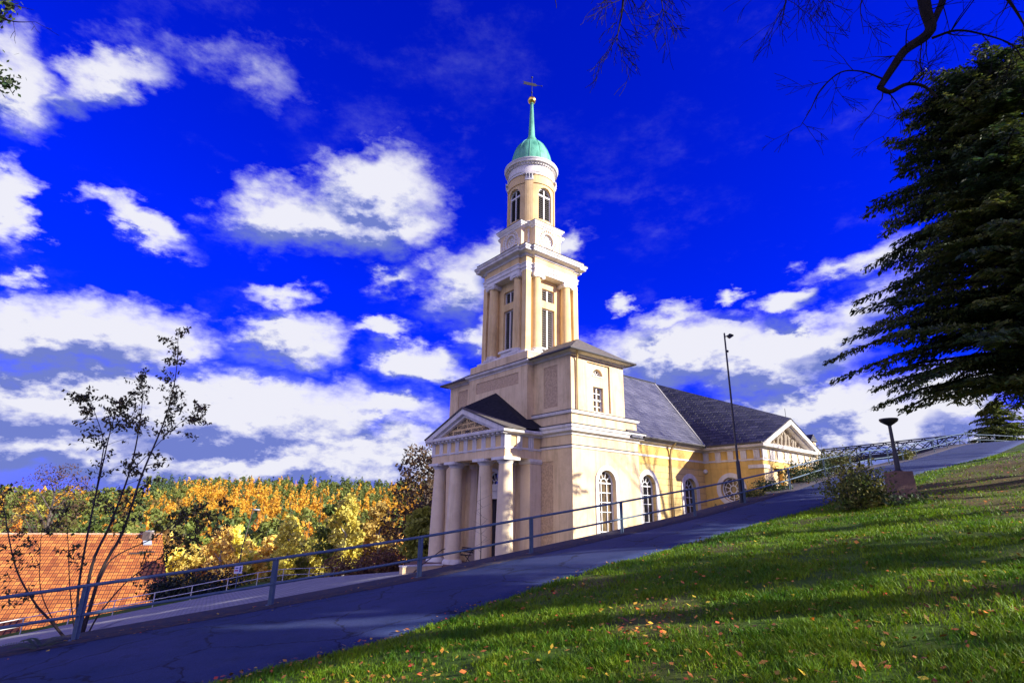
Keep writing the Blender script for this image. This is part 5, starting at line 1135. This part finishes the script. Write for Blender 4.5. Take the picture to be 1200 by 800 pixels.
# unseen bare trees along the bank, the nearer ones added to dapple the lawn
for i, (x, y, H, sd) in enumerate(((37, 26, 20, 31), (45, 22, 19, 32), (31, 13.5, 15, 33), (50, 30, 20, 34), (28, 4.0, 14, 35), (36, -1.0, 16, 36), (33, 8.5, 15, 37), (19.5, -1.5, 10, 38), (21, 2.5, 10.5, 39), (18.5, 6.0, 9.5, 40))):
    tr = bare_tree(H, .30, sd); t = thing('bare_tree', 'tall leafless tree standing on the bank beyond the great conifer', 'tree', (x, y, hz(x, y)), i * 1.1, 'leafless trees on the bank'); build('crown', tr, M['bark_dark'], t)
x, y, _ = at(1122, 515, 63); t = thing('bare_shrub', 'fine twigged leafless shrub against the clouds at the crest of the path', 'shrub', (x, y, hz(x, y) - .3)); m = MB(); rg_ = np.random.default_rng(8)
for i in range(5): grow(m, (rg_.normal(0, .4), rg_.normal(0, .4), 0), (rg_.normal(0, .45) - .2, rg_.normal(0, .3), 1), 2.1, .05, 3, rg_, .6, .3, .72, (2, 3), 4, rmin=.012)
build('crown', m, M['twig'], t)
# leafy twigs of a tree standing out of the picture beside the railing
def leafy_edge_tree():
    b = np.array([-13.4, 6.4, 0]); b[2] = hz(b[0], b[1]); rg = np.random.default_rng(4)
    t = thing('leafy_tree', 'dark leafy branch tips of a tree high above the railing', 'tree', tuple(b)); m = MB(); m.tube([(0, 0, -.3), (.1, .1, 4), (0, .3, 9)], [.26, .2, .1], 8); build('trunk', m, M['bark_dark'], t, True)
    m = MB(); tips = []
    for P in ([(-13.3, 6.6, 5.5), at(-60, 60, 8.6), at(-10, 85, 8.6), at(14, 98, 8.6)], [(-13.4, 6.7, 7.6), at(-60, -20, 8.6), at(-10, 0, 8.6), at(40, 12, 8.6)], [at(-30, 5, 8.6), at(10, 24, 8.6), at(42, 26, 8.6)]):
        P = [np.array(p) - b for p in P]; C = catmull(P, 6); m.tube(C, list(np.linspace(.03, .004, len(C))), 4); tips += [c for c in C[-9:-3]] if P[-1][2] < 8.5 + 3 else []
        for _ in range(6): i = int(rg.integers(4, len(C))); grow(m, C[i], unit(rg.normal(0, 1, 3)), .3, .006, 1, rg, .6, 0, .6, (1, 2), 3)
    build('branch', m, M['bark_dark'], t)
    Cc = []
    for (u, v, s, n) in ((5, 95, .10, 60), (13, 99, .06, 26), (2, 10, .11, 50), (0, 24, .07, 24), (10, 2, .08, 20), (-30, 60, .3, 90)): c0 = at(u, v, 8.6) - b; Cc.append(c0 + rg.normal(0, s, (n, 3)))
    V, F = rand_leaves(np.concatenate(Cc), .055, .55); np_mesh('crown', V, F, M['leaf_dark'], t)
leafy_edge_tree()

# young many-stemmed tree behind the railing
def young_tree():
    b = at(96, 748, 12.9); b[2] = hz(b[0], b[1]); rg = np.random.default_rng(12)
    t = thing('young_tree', 'young multi stemmed tree with sparse drooping leaves growing by a railing post', 'tree', tuple(b)); LC = []; tw = MB()
    S = [([(94, 748), (103, 720), (120, 666), (144, 622), (166, 557), (194, 489), (206, 439), (209, 392)], 13.0, 13.5, .045, 34),
         ([(93, 748), (108, 662), (130, 612), (154, 545), (166, 479), (166, 443)], 13.0, 13.9, .038, 26),
         ([(92, 748), (92, 690), (104, 619), (120, 545), (132, 495), (140, 473)], 12.9, 12.9, .030, 18),
         ([(108, 600), (119, 540), (121, 515), (110, 480), (103, 462)], 12.9, 12.6, .014, 12),
         ([(88, 750), (60, 728), (40, 705), (18, 663), (5, 597), (1, 566)], 12.8, 11.9, .030, 10),
         ([(98, 745), (117, 718), (150, 680), (185, 655), (228, 625), (262, 600)], 12.9, 14.2, .020, 16),
         ([(112, 690), (132, 654), (180, 630), (215, 606), (258, 584)], 13.0, 14.0, .018, 14),
         ([(150, 556), (185, 520), (205, 500), (235, 478)], 13.2, 13.9, .010, 10), ([(92, 748), (82, 690), (80, 640), (78, 600)], 12.8, 12.4, .014, 6), ([(84, 748), (50, 700), (47, 650), (50, 610)], 12.8, 12.3, .012, 5)]
    for (P, d0, d1, r, nt_) in S:
        P = [at(u, v, d0 + (d1 - d0) * i / (len(P) - 1)) - b for i, (u, v) in enumerate(P)]; P[0][2] = min(P[0][2], .0) if P[0][2] < .5 else P[0][2]; C = catmull(P, 6); n = len(C); rs = np.linspace(r, .004, n)
        build('stem', MB().tube(C, list(rs), 6), M['twig'], t, True)
        for k in range(int(nt_ * 1.5)):
            i = int(rg.integers(int(n * .40), n)); d = unit(C[min(i + 1, n - 1)] - C[i - 1]); sd = unit(np.cross(d, rg.normal(0, 1, 3))); l = rg.uniform(.25, .75) * (1.15 - .5 * i / n); e = unit(d * rg.uniform(.4, 1) + sd * .8 + np.array([0, 0, -.1])); Q = [C[i] + e * l * s_ + np.array([0, 0, -.12 * l * s_ * s_]) for s_ in (0, .35, .7, 1)]; tw.tube(Q, [.007, .005, .004, .002], 3, caps=False)
            m_ = int(rg.integers(5, 15) * (1.3 if i > n * .55 else .6))
            for _ in range(m_): s_ = rg.uniform(.25, 1.05); LC.append(C[i] + e * l * s_ + np.array([0, 0, -.12 * l * s_ * s_ - .05]) + rg.normal(0, .035, 3))
        for _ in range(int(nt_ * .9)): i = int(rg.integers(int(n * .72), n)); LC.append(C[i] + rg.normal(0, .07, 3))
    build('branch', tw, M['twig'], t)
    V, F = rand_leaves(np.repeat(np.array(LC), 2, axis=0) + RNG.normal(0, .03, (2 * len(LC), 3)), .046, .5, 1.1); np_mesh('crown', V, F, M['leaf_young'], t)
young_tree()

# ------------------------------------------------------------------ shrubs and small plants
def shrub(name, label, loc, wd, h, n, lm, size=.05, seed=0, group=None, stems=9, cat='shrub', hole=.25):
    rg = np.random.default_rng(seed); t = thing(name, label, cat, loc, 0, group); m = MB(); Cs = []
    for i in range(stems):
        a = rg.uniform(0, 6.28); r = wd / 2 * math.sqrt(rg.random()); e = np.array([math.cos(a) * r, math.sin(a) * r, h * rg.uniform(.55, 1.05) * (1 - .35 * (2 * r / wd) ** 2)]); p0 = np.array([e[0] * .22, e[1] * .22, -.15]); C = catmull([p0, p0 * .6 + e * .4 + np.array([0, 0, .12 * h]), e], 5); m.tube(C, list(np.linspace(.018, .004, len(C))), 4, caps=False)
        for c in C[2:]:
            k = int(n / (stems * (len(C) - 2))); cc = c + rg.normal(0, 1, (k, 3)) * np.array([.13 * wd, .13 * wd, .11 * h]); Cs.append(cc)
        for _ in range(3): i_ = int(rg.integers(3, len(C))); grow(m, C[i_], unit(rg.normal(0, 1, 3) + np.array([0, 0, .8])), .3 * h, .006, 1, rg, .6, .1, .7, (1, 2), 3)
    Cs = np.concatenate(Cs); Cs = Cs[Cs[:, 2] > .02]; build('stem', m, M['twig'], t); V, F = rand_leaves(Cs, size, .6, .3); np_mesh('crown', V, F, M[lm], t); return t
x, y = 11.2, 18.1; shrub('shrub', 'straggly olive and yellow leaved shrub beside the path near the lamp block', (x, y, hz(x, y)), 2.05, 1.55, 4200, 'shrub_leaf', .05, 3, stems=16)
x, y = 12.0, 18.2; shrub('undergrowth_plant', 'low broad leaved green plant at the foot of the straggly shrub', (x, y, hz(x, y)), 2.4, .55, 900, 'shrub_dark', .06, 5, stems=9, cat='plant')
for i, (u, v, d, wd, h, lm, lab) in enumerate(((905, 577, 27.3, 1.6, .75, 'shrub_dark', 'low green shrub on the bank close to the lamp mast'), (938, 566, 29.5, 1.9, 1.3, 'shrub_dark', 'taller green shrub growing in front of the sunlit gable wall'), (958, 562, 31.5, 2.4, 1.1, 'shrub_dark', 'dense green shrub where the gable wall meets the railing'), (884, 583, 26, 1.3, .5, 'shrub_leaf', 'small tufted plant at the foot of the lamp mast'), (985, 553, 33.5, 2.2, 1.7, 'shrub_leaf', 'yellowing shrub behind the railing below the footbridge'), (1062, 541, 40.2, 1.6, .9, 'shrub_leaf', 'grassy tuft of weeds behind the railing near the crest'), (845, 592, 25, .9, .4, 'shrub_dark', 'small dark weed below the round window'))):
    p = at(u, v, d); W_, Z_, _, _ = pathinfo(np.array([p[0]]), np.array([p[1]])); shrub('shrub', lab, (p[0], p[1], hz(p[0], p[1]) - .05), wd, h, int(700 + 600 * wd * h), lm, .05, 40 + i, stems=10)
def fern():
    p = at(48, 757, 11.6); rg = np.random.default_rng(2)
    t = thing('fern', 'green fern arching at the edge of the path under the young tree', 'fern', (p[0], p[1], hz(p[0], p[1]))); 
    for k in range(9):
        a = rg.uniform(0, 6.28); l = rg.uniform(.45, .8); Cs, Us, Vs = [], [], []
        for s in np.linspace(.12, 1, 18):
            c = np.array([math.cos(a) * l * s, math.sin(a) * l * s, l * (.9 * s - .75 * s * s) + .02]); sd = np.array([-math.sin(a), math.cos(a), -.1]); w_ = .14 * (1 - s) ** .6 * (.4 + s) + .01
            for q in (-1, 1): Cs.append(c + sd * q * w_ * .5); Us.append(sd * w_ * .5); Vs.append(np.array([math.cos(a), math.sin(a), .2]) * .016)
        V, F = quads(np.array(Cs), np.array(Us), np.array(Vs)); np_mesh('frond', V, F, M['fern'], t)
fern()
p = at(563, 659, 20.3); t = thing('sapling', 'thin leafless sapling growing beyond the railing in front of a porch column', 'sapling', (p[0], p[1], hz(p[0], p[1]))); m = MB(); rg_ = np.random.default_rng(6)
zz = p[2] - hz(p[0], p[1]); m.tube([(0, 0, -.2), (0, .02, zz + .6), (-.06, 0, zz + 1.7), (-.10, 0, zz + 2.9)], [.022, .016, .011, .004], 5)
for k in range(6): z_ = zz + .35 + .3 * k; m.tube([(0, 0, z_), (rg_.choice((-1, 1)) * .2, .05, z_ + .18), (rg_.choice((-1, 1)) * .3, .05, z_ + .42)], [.007, .005, .002], 3)
build('stem', m, M['twig'], t)

# ------------------------------------------------------------------ trees beyond the church and on the far hillside
def crown_mesh(kind_, H, seed, n, leaf):
    rg = np.random.default_rng(seed); tr = MB(); P = []
    if kind_ in ('larch', 'spruce'):
        R = H * (.17 if kind_ == 'larch' else .20); tr.tube([(0, 0, -1), (0, 0, H * .5), (0, 0, H * .98)], [.016 * H, .01 * H, .02], 6)
        z = H * (.10 + .9 * (1 - np.sqrt(rg.random(n)))); f = z / H; lay = np.floor(f * 16) / 16; r = R * (1 - f) ** .85 * (.45 + .55 * np.sqrt(rg.random(n))) * (.75 + .5 * rg.random(n)) + .12; a = rg.uniform(0, 2 * math.pi, n); a = np.round(a / (2 * math.pi) * 9 + lay * 7) / 9 * 2 * math.pi + rg.normal(0, .22, n)
        P = np.stack([r * np.cos(a), r * np.sin(a), z - .25 * r], 1)
    else:
        rr_ = {'birch': .22, 'maple': .36, 'pine': .24, 'oak': .40, 'beech': .38, 'lime': .34}[kind_] * H; b0 = {'birch': .22, 'pine': .45}.get(kind_, .20)
        tr.tube([(0, 0, -1), (.02 * H, 0, H * .3), (0, .01 * H, H * .6), (0, 0, H * .9)], [.02 * H, .016 * H, .010 * H, .02], 7); nb = 22 if kind_ != 'pine' else 12; cl = []
        for i in range(nb):
            f = (i + .5) / nb; zc = H * (b0 + (1 - b0) * f * .93); env = math.sin(math.pi * min(1, .16 + .80 * f)) ** .7; a = i * 2.4 + rg.normal(0, .4); q = rr_ * env * rg.uniform(.35, .85); c = np.array([q * math.cos(a), q * math.sin(a), zc]); cl.append((c, rr_ * rg.uniform(.26, .46) * (.6 + .5 * env)))
            tr.tube([(0, 0, max(H * .12, zc - q * .9)), c * .6 + np.array([0, 0, zc * .35]), c], [.007 * H, .004 * H, .015], 4, caps=False)
        k = n // nb
        for c, s in cl:
            d = unit(rg.normal(0, 1, (k, 3))); P.append(c + d * (s * (.55 + .5 * rg.random(k)))[:, None] * np.array([1, 1, .8]))
        P = np.concatenate(P)
    m_ = len(P); ln = leaf * rg.uniform(.6, 1.4, m_); d = unit(rg.normal(0, 1, (m_, 3))); e = unit(np.cross(d, rg.normal(0, 1, (m_, 3)))); V, F = quads(P, d * ln[:, None], e * (ln * .65)[:, None])
    return tr, (V, F)
PROTO = {}
LAB = {'larch': ('golden larch in the autumn forest on the far hillside', 'golden larches of the hillside forest'), 'spruce': ('dark green spruce in the autumn forest on the far hillside', 'spruces of the hillside forest'), 'pine': ('green crowned pine in the autumn forest on the far hillside', 'pines of the hillside forest'),
       'birch': ('pale yellow birch in the valley below the church', 'yellow birches in the valley'), 'maple': ('orange leaved maple in the autumn forest across the valley', 'orange maples across the valley'), 'oak': ('brown leaved oak in the autumn forest across the valley', 'brown oaks across the valley'), 'lime': ('yellow green lime tree in the valley below the road', 'lime trees in the valley')}
def protos():
    H0 = {'larch': 15, 'spruce': 16, 'pine': 14, 'birch': 11, 'maple': 10, 'oak': 12, 'lime': 10}
    for kd, H in H0.items():
        for v in range(3):
            tr, lf = crown_mesh(kd, H, 100 + v * 7 + len(kd), 1500 if kd in ('larch', 'spruce') else 2200, .26)
            bk = 'bark_birch' if kd == 'birch' else 'bark'
            a = build('trunk', tr, M[bk], None, True, link=False); c = np_mesh('crown', lf[0], lf[1], M['crown_' + kd], link=False)
            tv, tf = mb_quads(tr); k = RNG.permutation(len(lf[1]))[:330]; vv = lf[0].reshape(-1, 4, 3)[k]; ctr = vv.mean(1, keepdims=True); vv = ctr + (vv - ctr) * 1.9
            V, F, MI = join_np([(tv, tf, 0), (vv.reshape(-1, 3), np.arange(4 * len(k)).reshape(-1, 4), 1)])
            s = np_mesh(kd + '_tree', V, F, [M[bk], M['crown_' + kd]], mi=MI, link=False)
            PROTO[(kd, v)] = (a.data, c.data, s.data, V, F, MI)
            for o_ in (a, c, s): bpy.data.objects.remove(o_)
M['bark_birch'] = mat('birch_bark', (.45, .42, .38), (.15, .13, .12), 3, .8)
protos()
def forest():
    rg = np.random.default_rng(77); pts = []
    cand = []
    for _ in range(16000):
        y = 64 + 345 * rg.random() ** .80; u = rg.uniform(-40, 560); x = y * (u - 600) / FPX / .97
        cand.append((x, y, u))
    acc = []; cell = {}
    for x, y, u in cand:
        sp = 3.7 if y < 150 else 4.8 if y < 260 else 5.4; k = (int(x // 6), int(y // 6)); ok = True
        for i in (-1, 0, 1):
            for j in (-1, 0, 1):
                for (px, py) in cell.get((k[0] + i, k[1] + j), ()):
                    if (px - x) ** 2 + (py - y) ** 2 < sp * sp: ok = False
        X_, Y_ = to_bld(x, y)
        if not ok or (-16 < X_ < 40 and Y_ < 20) or Y_ < 41 - max(0, X_) * .4: continue
        if -75 < x < -33 and y < 88: continue
        if Y_ < 52 and rg.random() < .3: continue
        cell.setdefault(k, []).append((x, y)); acc.append((x, y, u))
    acc.sort(key=lambda q: q[1]); out = []
    far_parts = []; n_ind = 0; H0 = {'larch': 15, 'spruce': 16, 'pine': 14, 'birch': 11, 'maple': 10, 'oak': 12, 'lime': 10}
    zs = height(np.array([a[0] for a in acc]), np.array([a[1] for a in acc]))
    for (x, y, u), z in zip(acc, zs):
        r = rg.random(); patch = vnoise(np.array([x]), np.array([y]), 28, 9)[0]
        if y < 118: kd = 'birch' if r < .55 else 'lime' if r < .72 else 'maple' if r < .86 else 'oak' if r < .93 else 'pine'
        elif y < 190: kd = ('larch' if r < .38 else 'birch' if r < .58 else 'pine' if r < .72 else 'maple' if r < .90 else 'oak') if patch < .2 else ('pine' if r < .55 else 'spruce' if r < .62 else 'larch')
        elif y < 318: kd = 'larch' if r < .64 + patch * .7 else 'pine' if r < .82 else 'lime' if r < .92 else 'spruce'
        else: kd = 'spruce' if r < .45 else 'pine' if r < .75 else 'larch'
        if u < 250 and y > 120 and kd == 'larch' and rg.random() < .55: kd = rg.choice(['pine', 'oak', 'spruce', 'lime'])
        s = rg.uniform(.75, 1.15) * (.95 if y < 82 else 1.2 if y < 125 else 1); v = int(rg.integers(0, 3)); rz = rg.uniform(0, 6.28); tr_, cr__, sg_, V, F, MI = PROTO[(kd, v)]
        if n_ind < 290:
            n_ind += 1; lab, grp = LAB[kd]
            if n_ind <= 90:
                t = thing(kd + '_tree', lab, 'tree', (x, y, z), rz, grp); t.scale = (s, s, s * rg.uniform(.95, 1.1))
                for nm, me in (('trunk', tr_), ('crown', cr__)): o_ = bpy.data.objects.new(nm, me); COL.objects.link(o_); o_.parent = t
            else:
                o_ = bpy.data.objects.new(kd + '_tree', sg_); COL.objects.link(o_); o_.location = (x, y, z); o_.rotation_euler = (0, 0, rz); o_.scale = (s, s, s * rg.uniform(.95, 1.1)); tag(o_, lab, 'tree', grp)
        else:
            c_, s_ = math.cos(rz) * s, math.sin(rz) * s; R_ = np.array([[c_, -s_, 0], [s_, c_, 0], [0, 0, s]]); far_parts.append((kd, V @ R_.T + np.array([x, y, z]), F, MI))
    kds = sorted({p[0] for p in far_parts}); VV, FF, MM = [], [], []; k = 0; mats = [M['bark']] + [M['far_' + q] for q in kds]
    for kd, V, F, MI in far_parts:
        keep = np.array(MI) == 1; keep |= (RNG.random(len(F)) < .3); f = F[keep]; VV.append(V); FF.append(f + k); MM.append(np.where(np.array(MI)[keep] == 1, 1 + kds.index(kd), 0)); k += len(V)
    o_ = np_mesh('forest', np.concatenate(VV), np.concatenate(FF), mats, mi=np.concatenate(MM)); kind(o_, 'stuff'); print('forest', len(acc), n_ind)
for kd in ('larch', 'spruce', 'pine', 'birch', 'maple', 'oak', 'lime'): a_, b_ = AUT[kd]; M['far_' + kd] = mat('far_' + kd + '_leaves', a_, b_, .09, .7, trans=.3, detail=2, ramp=(.3, .7), island=.12)
forest()
for i, (x, y, H) in enumerate(((28, 1.5, 18.5), (31, 6.5, 19))):  # unseen pines, added so that their high crowns shade the path
    tr, lf = crown_mesh('pine', H, 300 + i, 9000, .28); tree_thing('pine_tree', 'tall high crowned pine in the row along the meadow bank', 'pine', (x, y, hz(x, y) - .1), tr, lf, 'leaf_dark', 'bark', 'pines along the meadow bank', i * 1.3)
# single trees near the church and the road
def near_tree(kd, name, label, u, d, H, v, top, seed, n=5200, leaf=.17, cat='tree'):
    p = at(u, 600, d); x, y = p[0], p[1]; z = hz(x, y); tr, lf = crown_mesh(kd, H, seed, n, leaf); return tree_thing(name, label, cat, (x, y, z), tr, lf, 'crown_' + kd)
def zt_(v, d): return -(v - 602) / 638 * d / .955
for (kd, nm, lab, u, d, vt, seed) in (('beech', 'beech_tree', 'dark brown leaved tree rising behind the porch columns', 499, 58, 530, 3), ('lime', 'lime_tree', 'pale yellow green small tree beside the outermost porch column', 497, 49, 596, 4), ('lime', 'lime_tree', 'bright green rounded tree among the yellow birches of the valley', 392, 80, 610, 6),
        ('beech', 'beech_tree', 'purple brown bare looking beech above the orange roof', 58, 120, 556, 8)):
    p = at(u, 600, d); H = zt_(vt, d) - hz(p[0], p[1]); near_tree(kd, nm, lab, u, d, H, 0, 0, seed)
M['shrub_red'] = mat('red_brown_leaf', (.12, .05, .025), (.18, .09, .03), 1.4, .7, trans=.2, island=.6)
for i, (u, d, wd, h, lm, lab) in enumerate(((243, 53.5, 6.0, 2.6, 'shrub_black', 'dark evergreen shrub behind the white railing beside the small sign'), (205, 52, 4.0, 2.2, 'shrub_black', 'dark evergreen shrub between the white railing and the orange roof'), (330, 62, 5.0, 1.9, 'shrub_leaf', 'low olive bush behind the far end of the white railing'), (425, 57, 6.5, 2.9, 'shrub_red', 'red brown leaved bush between the birches and the porch'), (462, 54, 4.5, 2.6, 'shrub_red', 'russet bush close to the porch steps'))):
    M.setdefault('shrub_black', mat('evergreen_leaf', (.008, .018, .008), (.02, .035, .012), 1.4, .6, island=.5))
    p = at(u, 640, d); shrub('shrub', lab, (p[0], p[1], hz(p[0], p[1]) - .2), wd, h, 2600, lm, .13, 60 + i, stems=16)

# ------------------------------------------------------------------ grass and fallen leaves on the meadow
def meadow():
    rg = np.random.default_rng(5); n = 700000
    d = 4.2 * np.exp(rg.random(n) * math.log(48 / 4.2)); az = rg.uniform(rad(-58), rad(66), n); x, y = d * np.sin(az), d * np.cos(az)
    W, Z, S, X = pathinfo(x, y); nw = nearw(X); ok = (W > nw + .02 + .25 * vnoise(x, y, .6, 3)); so_ = soil_mask(x, y)
    cl = vnoise(x, y, .55, 8) + .7 * vnoise(x, y, .22, 4); ok &= rg.random(n) < np.clip(.62 + 1.1 * cl, .12, 1) * (1 - .85 * so_)
    x, y, d, cl = x[ok], y[ok], d[ok], cl[ok]; z = height(x, y); m = len(x)
    h = (.035 + .05 * rg.random(m)) * (1 + .9 * np.clip(cl, -.4, .8)); wd = .0022 * (1 + d / 5.0) * rg.uniform(.7, 1.4, m); a = rg.uniform(0, 6.28, m); ln = h * rg.uniform(.2, 1.1, m); b = rg.uniform(0, 6.28, m)
    base = np.stack([x, y, z - .005], 1); sx = np.stack([np.cos(a) * wd, np.sin(a) * wd, 0 * wd], 1); mid = base + np.stack([np.cos(b) * ln * .35, np.sin(b) * ln * .35, h * .62], 1); tip = base + np.stack([np.cos(b) * ln, np.sin(b) * ln, h], 1)
    V = np.stack([base - sx, base + sx, mid + sx * .8, tip, mid - sx * .8], 1).reshape(-1, 3); k = np.arange(m)[:, None] * 5
    F = np.concatenate([k + np.array([[0, 1, 2, 4]]), k + np.array([[4, 2, 3, 3]])])[:, :4]
    F1 = k + np.array([[0, 1, 2, 4]]); F2 = k + np.array([[4, 2, 3]])
    me = bpy.data.meshes.new('grass'); me.vertices.add(len(V)); me.vertices.foreach_set('co', V.astype(np.float32).ravel()); me.loops.add(F1.size + F2.size); me.loops.foreach_set('vertex_index', np.concatenate([F1.ravel(), F2.ravel()]).astype(np.int32)); me.polygons.add(2 * m); me.polygons.foreach_set('loop_start', np.concatenate([np.arange(m) * 4, 4 * m + np.arange(m) * 3]).astype(np.int32)); me.materials.append(M['grass']); me.update(calc_edges=True)
    o_ = bpy.data.objects.new('grass', me); COL.objects.link(o_); kind(o_, 'stuff')
    # leaves
    n = 20000; d = 4.5 * np.exp(rg.random(n) * math.log(40 / 4.5)); az = rg.uniform(rad(-58), rad(66), n); x, y = d * np.sin(az), d * np.cos(az); W, Z, S, X = pathinfo(x, y); nw = nearw(X); over = W - nw
    pr = np.where(over > 0, .34 + .66 * soil_mask(x, y), np.where(W < .8, 1, np.where(over > -.45, .75, .07))); ok = (rg.random(n) < pr) & (W > -.7) ; x, y, over = x[ok], y[ok], over[ok]; z = height(x, y) + np.where(over > 0, .035, .075); m = len(x)
    a = rg.uniform(0, 6.28, m); s = rg.uniform(.018, .050, m); tl = rg.normal(0, .3, (m, 2)); u = np.stack([np.cos(a), np.sin(a), tl[:, 0]], 1) * s[:, None]; v = np.stack([-np.sin(a), np.cos(a), tl[:, 1]], 1) * (s * .62)[:, None]; V, F = quads(np.stack([x, y, z], 1), u, v)
    kind(np_mesh('fallen_leaves', V, F, M['fallen']), 'stuff')
M['grass'] = mat('grass_blade', (.056, .150, .003), (.185, .29, .006), .7, .6, trans=.35, island=.5, spec=.3)
M['fallen'] = mat('fallen_leaf', (.55, .24, .015), (.34, .13, .015), 6, .7, island=1.1)
meadow()
